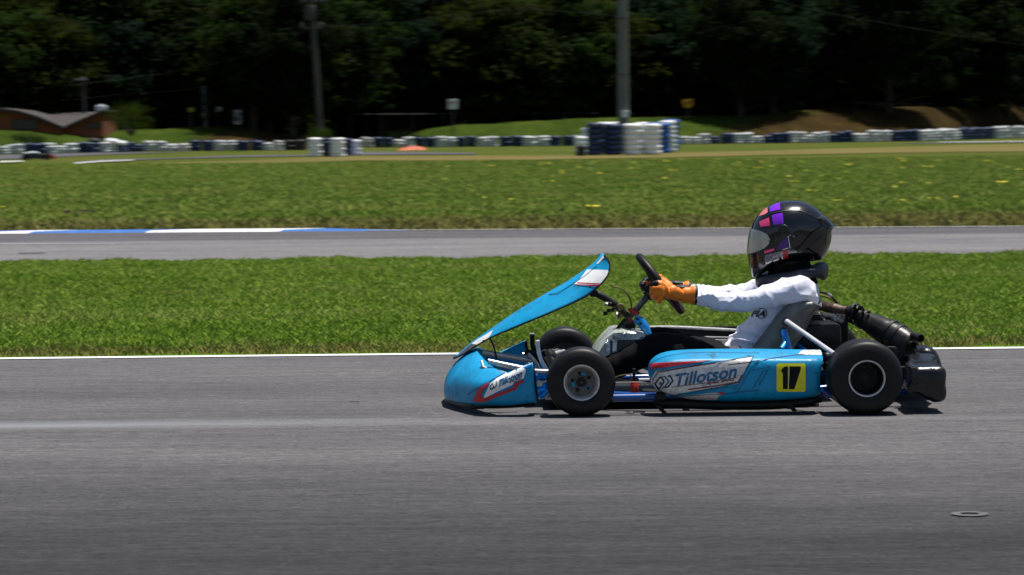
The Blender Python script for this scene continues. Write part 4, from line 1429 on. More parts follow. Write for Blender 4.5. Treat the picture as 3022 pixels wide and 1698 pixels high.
# ================================================================== ground surfaces
def nodes_of(m): return m.node_tree.nodes, m.node_tree.links
def ramp(nt, fac, stops):
    cr = nt.nodes.new('ShaderNodeValToRGB')
    while len(cr.color_ramp.elements) < len(stops): cr.color_ramp.elements.new(.5)
    for e, (p, c) in zip(cr.color_ramp.elements, stops):
        e.position = p
        e.color = (*c, 1) if len(c) == 3 else c
    nt.links.new(fac, cr.inputs['Fac'])
    return cr.outputs['Color']
def tex(nt, vec_, scale, detail=6, rough=.6, mp=(1, 1, 1), kind='ShaderNodeTexNoise'):
    mpn = nt.nodes.new('ShaderNodeMapping')
    mpn.inputs['Scale'].default_value = mp
    nt.links.new(vec_, mpn.inputs['Vector'])
    t = nt.nodes.new(kind)
    t.inputs['Scale'].default_value = scale
    if 'Detail' in t.inputs:
        t.inputs['Detail'].default_value = detail
        t.inputs['Roughness'].default_value = rough
    nt.links.new(mpn.outputs['Vector'], t.inputs['Vector'])
    return t.outputs['Fac'] if 'Fac' in t.outputs else t.outputs[0]
def mixc(nt, f, a, b, mode='MIX'):
    mx = nt.nodes.new('ShaderNodeMix')
    mx.data_type = 'RGBA'
    mx.blend_type = mode
    for s_, x in ((0, f), (6, a), (7, b)):
        if isinstance(x, (int, float)): mx.inputs[s_].default_value = x
        elif isinstance(x, tuple): mx.inputs[s_].default_value = (*x, 1)
        else: nt.links.new(x, mx.inputs[s_])
    return mx.outputs[2]
def mth(nt, op, a, b=0.0, c=None):
    n_ = nt.nodes.new('ShaderNodeMath')
    n_.operation = op
    for i, x in enumerate((a, b) if c is None else (a, b, c)):
        if isinstance(x, (int, float)): n_.inputs[i].default_value = x
        else: nt.links.new(x, n_.inputs[i])
    return n_.outputs[0]
def base(name, rough=.9):
    m = bpy.data.materials.new(name)
    m.use_nodes = True
    nt = m.node_tree
    b = nt.nodes['Principled BSDF']
    b.inputs['Roughness'].default_value = rough
    b.inputs['Specular IOR Level'].default_value = .03
    tc = nt.nodes.new('ShaderNodeTexCoord')
    return m, nt, b, tc.outputs['Object']
def bumpn(nt, b, h, st, dist):
    bp = nt.nodes.new('ShaderNodeBump')
    bp.inputs['Strength'].default_value = st
    bp.inputs['Distance'].default_value = dist
    nt.links.new(h, bp.inputs['Height'])
    nt.links.new(bp.outputs['Normal'], b.inputs['Normal'])
def asphalt(name, main, dark, band=None, vignette_y=None, far=None):
    m, nt, b, oc = base(name, .82)
    g1 = tex(nt, oc, 170, 3, .7, mp=(.35, 1, 1))
    g2 = tex(nt, oc, 1.6, 6, .6, mp=(.25, 1, 1))
    g3 = tex(nt, oc, 16, 7, .75, mp=(.13, 1, 1))
    c = ramp(nt, g1, [(.30, tuple(x * .62 for x in main)), (.5, main), (.70, tuple(x * 1.5 for x in main))])
    c = mixc(nt, 1.0, c, ramp(nt, g2, [(.3, (.80, .80, .82)), (.7, (1.15, 1.13, 1.12))]), 'MULTIPLY')
    c = mixc(nt, 1.0, c, ramp(nt, g3, [(.3, (.74, .74, .75)), (.7, (1.22, 1.22, 1.22))]), 'MULTIPLY')
    g4 = tex(nt, oc, 55, 4, .8, mp=(.3, 1, 1))
    c = mixc(nt, 1.0, c, ramp(nt, g4, [(.32, (.62, .62, .63)), (.68, (1.38, 1.38, 1.37))]), 'MULTIPLY')
    sx = nt.nodes.new('ShaderNodeSeparateXYZ')
    nt.links.new(oc, sx.inputs[0])
    if vignette_y is not None:                      # vignette painted into the asphalt colour, darker towards the camera
        y0 = vignette_y
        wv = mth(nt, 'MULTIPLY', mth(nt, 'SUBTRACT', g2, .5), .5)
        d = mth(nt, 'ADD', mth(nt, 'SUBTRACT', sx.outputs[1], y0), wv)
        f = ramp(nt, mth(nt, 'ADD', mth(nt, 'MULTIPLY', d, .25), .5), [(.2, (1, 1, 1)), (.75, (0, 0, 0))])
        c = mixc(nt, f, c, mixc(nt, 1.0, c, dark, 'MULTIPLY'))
    if far is not None:                       # darker, rubbered lane along the far edge
        d = mth(nt, 'ADD', mth(nt, 'SUBTRACT', sx.outputs[1], far), mth(nt, 'MULTIPLY', mth(nt, 'SUBTRACT', g2, .5), .7))
        f = ramp(nt, mth(nt, 'ADD', d, .5), [(.3, (0, 0, 0)), (.7, (1, 1, 1))])
        c = mixc(nt, f, c, mixc(nt, 1.0, c, dark, 'MULTIPLY'))
    if band:                                  # worn pale stripe
        y0, y1, x1 = band
        n2 = tex(nt, oc, 7, 8, .75, mp=(.15, 1.5, 1))
        wv = mth(nt, 'MULTIPLY', mth(nt, 'SUBTRACT', tex(nt, oc, .5, 2), .5), .12)
        yy = mth(nt, 'ADD', sx.outputs[1], wv)
        hw = (y1 - y0) / 2
        d = mth(nt, 'DIVIDE', mth(nt, 'ABSOLUTE', mth(nt, 'SUBTRACT', yy, (y0 + y1) / 2)), hw)
        e = mth(nt, 'SUBTRACT', 1.0, d)
        xf = mth(nt, 'MULTIPLY', mth(nt, 'SUBTRACT', x1, sx.outputs[0]), .35)
        xf = mth(nt, 'MAXIMUM', mth(nt, 'MINIMUM', xf, 1.0), .35)
        f = mth(nt, 'MULTIPLY', mth(nt, 'MAXIMUM', e, 0.0), mth(nt, 'MULTIPLY', xf, mth(nt, 'ADD', n2, .25)))
        f2 = ramp(nt, f, [(.10, (0, 0, 0)), (.75, (.5, .5, .5))])
        c = mixc(nt, f2, c, (.30, .31, .33))
    nt.links.new(c, b.inputs['Base Color'])
    bumpn(nt, b, g1, .45, .004)
    return m
def sheet(name, corners, z, m, kind='structure', nx=1):
    mb = MB()
    pts = [Vector((p.x, p.y, z)) for p in corners]
    mb.add(pts, [tuple(range(len(pts)))])
    return tag(mb.build(name, m, ang=0), kind=kind)

def lawn_mat(name, greens, dry, dry_amt, soil):
    m, nt, b, oc = base(name, .95)
    a = tex(nt, oc, .35, 6, .6, mp=(.5, 1, 1))
    f = tex(nt, oc, 5, 8, .75)
    f2 = tex(nt, oc, 45, 4, .7)
    c = ramp(nt, f, [(.3, greens[0]), (.5, greens[1]), (.72, greens[2])])
    c = mixc(nt, ramp(nt, a, [(.45 + dry_amt, (0, 0, 0)), (.62 + dry_amt, (.85, .85, .85))]), c, dry)
    c = mixc(nt, ramp(nt, f2, [(.3, (.8, .8, .8)), (.5, (0, 0, 0))]), c, soil)
    nt.links.new(c, b.inputs['Base Color'])
    bumpn(nt, b, f2, .8, .03)
    return m
GR = [(.07, .14, .008), (.11, .20, .014), (.16, .24, .03)]
M['lawn'] = lawn_mat('mown_grass', GR, (.15, .14, .035), .06, (.03, .045, .01))
M['field'] = lawn_mat('field_grass', [(.035, .06, .008), (.055, .085, .012), (.085, .11, .018)], (.12, .11, .03), .0, (.05, .06, .012))
M['dryground'] = lawn_mat('dry_grass', [(.08, .085, .02), (.12, .11, .033), (.17, .145, .05)], (.19, .15, .06), -.05, (.08, .07, .025))
M['asph'] = asphalt('worn_asphalt', (.108, .106, .108), (.42, .43, .45), band=(10.62, 11.12, 1.0), vignette_y=9.0)
M['asph2'] = asphalt('track_asphalt', (.160, .154, .157), (.60, .61, .64), far=28.4)
M['asph3'] = asphalt('rubbered_asphalt', (.174, .162, .165), (.9, .9, .9))
M['asph4'] = asphalt('worn_paint', (.30, .30, .30), (.9, .9, .9))
M['kerb_white'] = mat('kerb_white', (.72, .72, .72), .6, n=(6, .15), dirt=(9, .60, (.35, .33, .3)))
M['kerb_blue'] = mat('kerb_blue', (.025, .12, .38), .6, n=(6, .25), dirt=(9, .62, (.1, .13, .2)))
M['line'] = mat('painted_line', (.75, .75, .75), .6, n=(5, .1), dirt=(14, .62, (.4, .39, .37)))

XW = 400
sheet('ground', [Vector((-900, -60, 0)), Vector((900, -60, 0)), Vector((900, 1500, 0)), Vector((-900, 1500, 0))], -.035, M['field'])
def edge(xa, ya, xb, yb, ext=60):
    a, b = G(xa, ya), G(xb, yb)
    t = (b - a).normalized()
    return a - t * ext, b + t * ext
ln0, ln1 = edge(0, 1058, 3022, 1026)
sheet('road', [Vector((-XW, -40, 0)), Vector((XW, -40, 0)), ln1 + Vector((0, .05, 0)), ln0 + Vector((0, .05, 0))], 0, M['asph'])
nl = Vector((0, .095, 0))
sheet('edge_line', [ln0 - nl, ln1 - nl, ln1, ln0], .004, M['line'])
b0, b1 = edge(0, 777, 3022, 750)
t0, t1 = edge(0, 690, 3022, 671)
sheet('verge', [ln0 + Vector((0, .05, 0)), ln1 + Vector((0, .05, 0)), b1, b0], -.004, M['lawn'])
sheet('track', [b0, b1, t1, t0], .004, M['asph2'])
# thin pale line at the far edge of the track
a, b = G(1080, 683.0), G(3022, 671.0)
sheet('track_line', [a, b + (b - a) * .5, b + (b - a) * .5 + Vector((0, .055, 0)), a + Vector((0, .055, 0))], .012, M['line'])
# kerb with blue and white paint
kx = [(-120, -30, 'kerb_blue'), (-30, 75, 'kerb_white'), (75, 423, 'kerb_blue'), (423, 818, 'kerb_white'), (818, 1105, 'kerb_blue')]
kb = MB()
for xa, xb, mn in kx:
    nseg = 6
    for i in range(nseg):
        x0, x1 = xa + (xb - xa) * i / nseg, xa + (xb - xa) * (i + 1) / nseg
        def sec(x):
            yb_ = 691 - x * (691 - 683) / 1105
            tpr = 1 if x < 818 else max(.02, (1105 - x) / (1105 - 818))
            f_ = G(x, yb_)
            f_.x += 0
            skew = (0.55 if True else 0)
            wd_ = .32 * tpr
            return [Vector((f_.x, f_.y, .0)), Vector((f_.x + .06, f_.y + .12 * tpr, .02 * tpr)), Vector((f_.x + .5, f_.y + wd_, .025 * tpr)), Vector((f_.x + .55, f_.y + wd_ + .06, -.02))]
        s0, s1 = sec(x0), sec(x1)
        kb.add(s0 + s1, [(0, 1, 5, 4), (1, 2, 6, 5), (2, 3, 7, 6)], {'kerb_white': 0, 'kerb_blue': 1}[mn])
tag(kb.build('kerb', [M['kerb_white'], M['kerb_blue']], ang=30), kind='structure')
# distant loops of the circuit
def gpoly(name, pts, z, m):
    mb = MB()
    q_ = [G(*D(a, b), z) for a, b in pts]
    mb.add(q_, [tuple(range(len(q_)))])
    return tag(mb.build(name, m, ang=0), kind='structure')
gpoly('far_track', [(182, 411), (250, 406.5), (330, 403), (450, 399), (600, 395.5), (780, 392), (900, 390), (1040, 388.5), (1200, 387.8), (1190, 384.5), (1040, 382.5), (900, 381.5), (905, 384), (780, 389), (640, 390.5), (560, 392), (480, 396), (380, 398.5), (250, 401.5), (200, 407)], -.012, M['asph2'])
gpoly('far_track', [(-260, 412), (0, 401), (110, 397), (200, 392), (300, 388), (420, 384), (500, 382.4), (300, 383.4), (150, 386), (0, 390), (-260, 394)], -.012, M['asph2'])
gpoly('far_kerb', [(185, 411.5), (250, 406.8), (330, 403.3), (340, 401.8), (255, 405), (190, 409.5)], .02, M['kerb_white'])
gpoly('far_kerb', [(0, 408), (60, 406), (58, 404.6), (0, 405.6)], .02, M['kerb_white'])
gpoly('far_track', [(2230, 361.8), (2380, 360.5), (2700, 357.5), (3000, 355), (3000, 352), (2700, 354.6), (2380, 357.6)], -.012, M['asph2'])
gpoly('far_kerb', [(2360, 358), (2700, 355), (2700, 354), (2360, 357.4)], .02, M['kerb_white'])
gpoly('dry_patch', [(-100, 425), (600, 404), (900, 393), (1470, 391), (2576, 362), (2900, 352), (2900, 366), (2576, 381), (2200, 385), (1900, 391), (1700, 396), (1300, 403), (900, 404), (500, 416), (-100, 440)], -.02, M['dryground'])

gpoly('track_line', [(a / 1.17314, b / 1.17346) for a, b in [(-300, 721.5), (340, 720.5), (340, 719.7), (-300, 719.8)]], .010, M['asph4'])
# small marks on the near road
def disc(name, xy, rx, ry, z, m, hole=0):
    mb = MB()
    c = G(*xy)
    n_ = 40
    o1 = [Vector((c.x + math.cos(2 * math.pi * i / n_) * rx, c.y + math.sin(2 * math.pi * i / n_) * ry, z)) for i in range(n_)]
    if hole:
        o2 = [Vector((c.x + math.cos(2 * math.pi * i / n_) * rx * hole, c.y + math.sin(2 * math.pi * i / n_) * ry * hole, z)) for i in range(n_)]
        mb.add(o1 + o2, [(i, (i + 1) % n_, n_ + (i + 1) % n_, n_ + i) for i in range(n_)])
    else:
        mb.add(o1, [tuple(range(n_))])
    return mb.build(name, m, ang=0)
M['ring'] = mat('worn_paint_ring', (.085, .085, .09), .7, n=(30, .4))
tag(disc('paint_ring', (2862, 1520), .052, .052, .004, M['ring'], .5), 'small pale painted ring on the near asphalt at the lower right', 'paint mark')
M['skid'] = mat('rubber_mark', (.075, .072, .072), .7, n=(20, .4), mp=(.2, 1, 1))
tag(disc('rubber_mark', (1046, 1186), .025, .012, .004, M['skid']), 'small dark rubber spot on the road ahead of the kart', 'rubber mark')
tag(disc('rubber_mark', (94, 749), .12, .16, .008, M['skid']), 'small dark rubber smear on the far track at the left edge', 'rubber mark')
mb = MB()
c = G(232, 634)
rs = random.Random(4)
for i in range(26):
    s_ = rs.uniform(.02, .05)
    mb.box(c + Vector((rs.uniform(-.22, .22), rs.uniform(-.1, .1), rs.uniform(0, .04))), (s_ * 1.5, s_, s_ * .8), Euler((rs.random() * 3, rs.random() * 3, rs.random() * 3)).to_matrix(), bev=.006)
M['soil'] = mat('dark_soil', (.05, .032, .02), .95, n=(20, .5), bump=(20, .6, .02))
tag(mb.build('soil_clod', M['soil']), 'dark clod of earth in the grass above the blue and white kerb', 'clod')

# ================================================================== grass (uncountable blades)
def blade_mat(name, c0, c1, c2, verge=None, vs_=.22):
    m, nt, b, oc = base(name, .65)
    gi = nt.nodes.new('ShaderNodeNewGeometry')
    a = tex(nt, oc, .55, 5, .6, mp=(.45, 1, 1))
    a2 = tex(nt, oc, 4.0, 3, .6, mp=(.5, 1, 1))
    r_ = mth(nt, 'ADD', mth(nt, 'MULTIPLY', gi.outputs['Random Per Island'], .30), mth(nt, 'ADD', mth(nt, 'MULTIPLY', a, .62), mth(nt, 'MULTIPLY', a2, .42)))
    c = ramp(nt, r_, [(.36, c0), (.62, c1), (.78, c2), (.93, (.32, .28, .08))])
    if verge:                                 # straw coloured strip next to the track
        sx = nt.nodes.new('ShaderNodeSeparateXYZ')
        nt.links.new(oc, sx.inputs[0])
        d = mth(nt, 'MULTIPLY', mth(nt, 'SUBTRACT', verge, mth(nt, 'SUBTRACT', sx.outputs[1], mth(nt, 'MULTIPLY', sx.outputs[0], .02))), vs_)
        f = mth(nt, 'ADD', d, mth(nt, 'MULTIPLY', mth(nt, 'SUBTRACT', a2, .5), 1.6))
        c = mixc(nt, ramp(nt, f, [(.1, (0, 0, 0)), (.7, (.85, .85, .85))]), c, (.24, .20, .06))
    nt.links.new(c, b.inputs['Base Color'])
    b.inputs['Specular IOR Level'].default_value = .12
    return m
M['blade'] = blade_mat('grass_blades', (.125, .205, .017), (.22, .35, .030), (.36, .43, .09), verge=15.0, vs_=.9)
M['blade2'] = blade_mat('field_blades', (.095, .17, .018), (.185, .29, .032), (.31, .35, .075), verge=36.0)
def grass(name, n, yr, xpad, hr, wr_, m, quadline, keep=None, seed=1, lab=None, split=True):
    g = np.random.default_rng(seed)
    y = yr[0] + (yr[1] - yr[0]) * g.random(n) ** .8 if False else yr[0] + (yr[1] - yr[0]) * g.random(n)
    hwid = y * 1511 / F + xpad
    x = (g.random(n) * 2 - 1) * hwid
    if keep is not None:
        mk = keep(x, y, g)
        x, y = x[mk], y[mk]
        n = len(x)
    ht = g.uniform(hr[0], hr[1], n) * (.6 + .8 * g.random(n))
    wd = g.uniform(wr_[0], wr_[1], n)
    th = g.random(n) * math.pi
    ln_a = g.random(n) * 2 * math.pi
    ln = ht * g.uniform(.3, 1.5, n)
    lx, ly = np.cos(ln_a) * ln, np.sin(ln_a) * ln
    dx, dy = np.cos(th) * wd / 2, np.sin(th) * wd / 2
    z0 = -.035 if quadline else -.01
    co = np.zeros((n, 4, 3), np.float32)
    co[:, 0] = np.stack([x - dx, y - dy, np.full(n, z0)], 1)
    co[:, 1] = np.stack([x + dx, y + dy, np.full(n, z0)], 1)
    co[:, 2] = np.stack([x + dx * .8 + lx * .4, y + dy * .8 + ly * .4, ht * .65], 1)
    co[:, 3] = np.stack([x + lx, y + ly, ht], 1)
    me = bpy.data.meshes.new(name)
    me.vertices.add(n * 4)
    me.vertices.foreach_set('co', co.ravel())
    me.loops.add(n * 6)
    me.polygons.add(n * 2)
    b_ = np.arange(n)[:, None] * 4
    li = np.concatenate([b_ + 0, b_ + 1, b_ + 2, b_ + 0, b_ + 2, b_ + 3], 1).astype(np.int32)
    me.loops.foreach_set('vertex_index', li.ravel())
    me.polygons.foreach_set('loop_start', np.arange(0, n * 6, 3, dtype=np.int32))
    me.update()
    me.validate()
    me.materials.append(m)
    o = bpy.data.objects.new(name, me)
    COL.objects.link(o)
    tag(o, lab, name.replace('_', ' '), kind='stuff')
    return o
def lineY(p0, p1):
    return lambda x: p0.y + (p1.y - p0.y) * (x - p0.x) / (p1.x - p0.x)
LN, LB, LT = lineY(ln0, ln1), lineY(b0, b1), lineY(t0, t1)
def kp1(x, y, g):
    wob = .06 * np.sin(x * 3.1) + .05 * np.sin(x * 7.7 + 1) + .03 * np.sin(x * 17)
    return (y > LN(x) + .10 + wob * .6) & (y < LB(x) + .05 + wob * 2.5)
grass('grass', 460000, (13.2, 25.2), 1.6, (.012, .032), (.003, .0065), M['blade'], False, kp1, 1, 'short green grass on the strip between the near road and the middle track')
XK = G(1105, 683).x
def kp2(x, y, g):
    extra = np.where(x < XK, 1.15, .18)
    return y > LT(x) + extra + .05 * np.sin(x * 2.3)
def keepfar(x, y, g):
    return kp2(x, y, g) & (g.random(len(x)) < np.clip(1.25 - (y - 30) / 75, .15, 1))
grass('field_grass', 520000, (29, 88), 4, (.022, .055), (.010, .026), M['blade2'], True, keepfar, 2, 'rough green field grass between the middle track and the tyre walls')
# dandelions
mb = MB()
rs = random.Random(12)
for i in range(84):
    y = rs.uniform(36, 84)
    hw = y * 1511 / F
    x = hw * (rs.uniform(-.15, 1.0) if rs.random() < .85 else rs.uniform(-1, 1))
    if y < 60 and rs.random() < .35: continue
    s_ = rs.uniform(.014, .03)
    z = rs.uniform(.05, .09)
    for q_ in range(rs.choice([1, 1, 1, 2, 3])):
        cx_ = x + rs.uniform(-.1, .1)
        cy_ = y + rs.uniform(-.15, .15)
        mb.lathe(Vector((cx_, cy_, z)), [(0, .012), (s_ * .6, .012), (s_, .0), (s_ * .5, -.014), (0, -.016)], n=8, ax=Vector((rs.uniform(-.3, .3), -.5, 1)))
        mb.tube([(cx_, cy_, z - .01), (cx_ + .01, cy_, -.03)], .003, n=4, mi=1)
M['dandelion'] = mat('dandelion_yellow', (.75, .62, .02), .6, n=(60, .2))
M['stem'] = mat('flower_stem', (.06, .12, .02), .7, n=(40, .2))
tag(mb.build('dandelions', [M['dandelion'], M['stem']], ang=0), 'yellow dandelions dotted through the field grass', 'flowers', kind='stuff')
# ================================================================== bank behind the tyre walls
RID = [(-400, 324), (0, 327), (260, 330), (420, 325), (540, 320), (600, 318), (700, 335), (800, 345), (900, 350), (1000, 350), (1080, 322), (1160, 312), (1290, 306), (1380, 303), (1450, 298), (1560, 296), (1700, 295), (1760, 291), (1900, 287), (2000, 278), (2100, 272), (2250, 270), (2400, 266), (2576, 262), (2900, 256)]
WALL = [(-400, 392), (0, 387), (190, 383.5), (360, 380), (600, 378), (770, 376.5), (910, 370), (1200, 368), (1475, 365.5), (1710, 362), (1920, 359.5), (2150, 356.5), (2320, 354), (2500, 348), (2576, 346), (2900, 341)]
def rid_y(x): return float(np.interp(x, [a for a, b in RID], [b for a, b in RID]))
def wall_y(x): return float(np.interp(x, [a for a, b in WALL], [b for a, b in WALL]))
def wall_pt(x): return G(*D(x, wall_y(x)))
SETB = 13.0
def ridge_pt(x):
    wp = wall_pt(x)
    Y = wp.y + SETB
    return W(*D(x, rid_y(x)), Y)
mb = MB()
rings = []
xs_ = list(range(-400, 2901, 12))
for x in xs_:
    wp, rp = wall_pt(x), ridge_pt(x)
    row = []
    for j in range(30):
        t = j / 18
        if t <= 1:
            y = wp.y + 2.0 + (SETB - 2.0) * t
            z = -.04 + (rp.z + .04) * (.5 - .5 * math.cos(math.pi * min(1, t))) ** .85
        else:
            y = wp.y + SETB + (t - 1) * 130
            z = rp.z + (t - 1) * .5
        xx = rp.x * (y / rp.y)
        z += (noise.noise(Vector((xx * .5, y * .5, 0))) * .05 + noise.noise(Vector((xx * 1.7, y * 1.7, 3))) * .04) * min(1, t * 3) * (1 if t < 1.02 else .3)
        row.append(Vector((xx, y, z)))
    rings.append(row)
mb.loft(rings, closed=False, caps=False)
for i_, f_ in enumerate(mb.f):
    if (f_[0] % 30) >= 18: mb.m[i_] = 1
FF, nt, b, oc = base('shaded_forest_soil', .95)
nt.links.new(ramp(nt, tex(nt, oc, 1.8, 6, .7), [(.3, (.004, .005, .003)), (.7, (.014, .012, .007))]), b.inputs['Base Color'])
m, nt, b, oc = base('bank_turf', .95)
sx = nt.nodes.new('ShaderNodeSeparateXYZ')
nt.links.new(oc, sx.inputs[0])
f = tex(nt, oc, .55, 9, .72, mp=(1, .5, 1))
grn = ramp(nt, f, [(.3, (.018, .034, .004)), (.55, (.045, .072, .009)), (.78, (.10, .105, .02))])
brn = ramp(nt, f, [(.3, (.022, .014, .005)), (.55, (.045, .030, .010)), (.78, (.12, .09, .028))])
n1 = tex(nt, oc, .12, 4, .6)
fx = mth(nt, 'ADD', mth(nt, 'MULTIPLY', mth(nt, 'SUBTRACT', sx.outputs[0], 9.0), .10), mth(nt, 'MULTIPLY', mth(nt, 'SUBTRACT', n1, .5), 2.2))
fl = mth(nt, 'ADD', mth(nt, 'SUBTRACT', 1.0, mth(nt, 'MULTIPLY', mth(nt, 'ABSOLUTE', mth(nt, 'ADD', sx.outputs[0], 12.0)), .22)), mth(nt, 'MULTIPLY', mth(nt, 'SUBTRACT', n1, .5), 1.5))
c = mixc(nt, ramp(nt, mth(nt, 'MAXIMUM', fx, fl), [(.3, (0, 0, 0)), (.6, (1, 1, 1))]), grn, brn)
nt.links.new(c, b.inputs['Base Color'])
bumpn(nt, b, tex(nt, oc, 9, 6, .7), .9, .12)
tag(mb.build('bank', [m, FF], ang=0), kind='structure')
g = np.random.default_rng(9)

# ================================================================== tyre walls
M['tyre_white'] = mat('white_painted_tyre', (.55, .56, .57), .55, n=(5, .15), dirt=(4, .55, (.22, .22, .21)))
M['tyre_navy'] = mat('navy_painted_tyre', (.010, .026, .085), .5, n=(5, .3), dirt=(4, .60, (.02, .02, .03)))
M['tyre_blue'] = mat('bright_blue_painted_tyre', (.02, .10, .38), .5, n=(5, .25), dirt=(4, .62, (.03, .05, .12)))
M['tyre_black'] = mat('bare_black_tyre', (.018, .018, .018), .6, n=(5, .3))
def tyre_prof(r_, h):
    return [(r_ * .58, h * .12), (r_ * .62, h * .03), (r_ * .76, 0), (r_ * .86, h * .05), (r_ * .93, h * .15), (r_ * .98, h * .3), (r_, h * .5), (r_ * .98, h * .7), (r_ * .93, h * .85), (r_ * .86, h * .95), (r_ * .76, h), (r_ * .62, h * .97), (r_ * .58, h * .88)]
def stack_mesh(name, r_, h, n, m, seed, seg=24):
    rs_ = random.Random(seed)
    mb = MB()
    for i in range(n):
        j = Vector((rs_.uniform(-.05, .05) * r_ * 1.4, rs_.uniform(-.05, .05) * r_, 0))
        mb.lathe(Vector((0, 0, i * h)) + j, tyre_prof(r_ * rs_.uniform(.95, 1.03), h), n=seg, ax=Vector((rs_.uniform(-.03, .03), rs_.uniform(-.03, .03), 1)), close=True)
    return mb
variants = {}
for cn in ('white', 'navy', 'black'):
    for nn_ in (3, 4):
        for s_ in range(2):
            o = stack_mesh('tyre_stack', .30, .155, nn_, None, s_ + nn_ * 5 + len(cn)).build('tyre_stack', M['tyre_' + cn], ang=50)
            variants[(cn, nn_, s_)] = o.data
            bpy.data.objects.remove(o)
SECT = [(-60, -5, 'navy'), (-4, 57, 'white'), (59, 116, 'navy'), (117, 191, 'white'), (193, 250, 'navy'), (251, 284, 'white'), (286, 358, 'navy'), (360, 476, 'white'), (478, 536, 'navy'), (537, 596, 'white'), (598, 664, 'navy'),
        (666, 712, 'white'), (714, 772, 'black'), (908, 941, 'white'), (942, 989, 'navy'), (990, 1042, 'white'), (1044, 1095, 'navy'), (1096, 1150, 'white'), (1151, 1199, 'navy'), (1200, 1255, 'white'), (1256, 1315, 'navy'),
        (1316, 1383, 'white'), (1384, 1444, 'navy'), (1445, 1476, 'white'), (1708, 1783, 'white'), (1785, 1838, 'navy'), (1839, 1918, 'white'), (1919, 1985, 'navy'), (1986, 2083, 'white'), (2084, 2147, 'navy'), (2148, 2236, 'white'),
        (2237, 2314, 'navy'), (2315, 2408, 'white'), (2409, 2494, 'navy'), (2495, 2590, 'white'), (2591, 2680, 'navy')]
ORD = ['first', 'second', 'third', 'fourth', 'fifth', 'sixth', 'seventh', 'eighth', 'ninth', 'tenth']
cnt = {}
rs = random.Random(21)
for xa, xb, cn in SECT:
    zone = 'counted from the left edge, left of the small stack group' if xb < 775 else 'counted rightwards between the small stack group and the tall stacks' if xb < 1500 else 'counted rightwards from the tall stacks'
    key = (zone, cn)
    if xa >= 0 or xb > 20: cnt[key] = cnt.get(key, 0) + 1
    nth = ORD[max(0, cnt.get(key, 1) - 1)]
    col = {'white': 'white painted', 'navy': 'navy painted', 'black': 'unpainted black'}[cn]
    pa, pb = wall_pt(xa), wall_pt(xb)
    L_ = (pb - pa).length
    sc = 1.0
    hpx = 26 + max(0, (xa - 1700)) / 876 * 5
    hm_ = hpx * 1.1732 / F * pa.y
    root = empty('tyre_wall', (pa + pb) / 2, f'{col} tyre wall section, {nth} {col.split()[0]} one {zone}', 'tyre wall', 'tyre wall sections along the far track')
    ns = max(2, round(L_ / .56))
    for i in range(ns):
        t = (i + .5) / ns
        nn_ = 4 if rs.random() < .8 else 3
        o = bpy.data.objects.new('tyre_stack', variants[(cn, nn_, rs.randint(0, 1))])
        COL.objects.link(o)
        o.parent = root
        p = pa.lerp(pb, t) - (pa + pb) / 2
        zs = hm_ / (.155 * 4)
        o.location = (p.x + rs.uniform(-.05, .05), p.y + rs.uniform(-.35, .35), -.03)
        ws = L_ / ns / .58
        o.scale = (ws, ws, zs * rs.uniform(.93, 1.04))
        o.rotation_euler = (rs.uniform(-.04, .04), rs.uniform(-.05, .05), rs.uniform(0, 6.2))

def tall_stack(xd, yd, wd, hd, n, cn, label, grp, lean=0, top=None):
    """a stack of separate painted tyres standing at photo position"""
    p = G(*D(xd, yd))
    s_ = F / p.y / 1.1733
    r_ = wd / s_ / 2
    h = hd / s_ / n
    p.y += r_
    root = empty('tyre_stack', (p.x, p.y, -.03), label, 'tyre stack', grp)
    rs_ = random.Random(int(xd))
    for i in range(n):
        cc_ = top if (top and i == n - 1) else cn
        mb = MB()
        mb.lathe(Vector((lean * i * h + rs_.uniform(-.02, .02), rs_.uniform(-.02, .02), i * h)), tyre_prof(r_ * rs_.uniform(.98, 1.02), h * 1.0), n=32, ax=Vector((rs_.uniform(-.02, .02), rs_.uniform(-.02, .02), 1)), close=True)
        mb.build('tyre', M['tyre_' + cc_], root, ang=50)
    return root
M['tyre_grey'] = M['tyre_white']
M['tyre_white'] = mat('bright_white_tyre', (.84, .84, .84), .5, n=(5, .06), dirt=(4, .68, (.35, .34, .33)))
g1 = 'tall painted tyre stacks round the concrete pole'
for a in [(1498, 389.5, 43, 82, 6, 'navy', 'left front navy stack of the tall group round the pole', g1),
          (1544, 389, 45, 79, 6, 'navy', 'second front stack of the tall group, navy, directly left of the white ones', g1),
          (1592, 388.5, 47, 79, 6, 'white', 'front white stack standing just right of the navy stacks, below the pole', g1),
          (1641, 388, 48, 78, 6, 'white', 'right one of the two bright white stacks in front of the pole', g1),
          (1668, 384, 40, 76, 6, 'blue', 'blue stack half hidden behind the right white stack', g1),
          (1684, 381, 40, 79, 7, 'white', 'leaning narrow looking white stack at the right end of the tall group', g1, -.04),
          (1690, 377, 44, 78, 6, 'blue', 'bright blue stack at the back right corner of the tall group', g1, -.03),
          (1645, 376.5, 42, 70, 6, 'blue', 'low blue topped stack at the back of the tall group right of the pole', g1),
          (1524, 383, 44, 77, 6, 'navy', 'back navy stack wearing a white top tyre, left of the pole', g1, 0, 'white'),
          (1558, 379, 44, 74, 6, 'navy', 'back stack with a white top tyre beside the pole', g1, 0, 'white'),
          (1618, 376, 40, 70, 6, 'white', 'white topped stack peeping out just right of the pole', g1),
          (1484, 382, 40, 62, 5, 'white', 'dirty white stack behind the left navy stack', g1),
          (1462, 391, 26, 27, 2, 'black', 'low pair of bare black tyres at the left foot of the tall group', g1),
          (1462, 384, 30, 42, 4, 'white', 'short white stack at the left end of the tall group', g1)]:
    tall_stack(*a)
g2 = 'painted tyre stacks of the small group at the track edge'
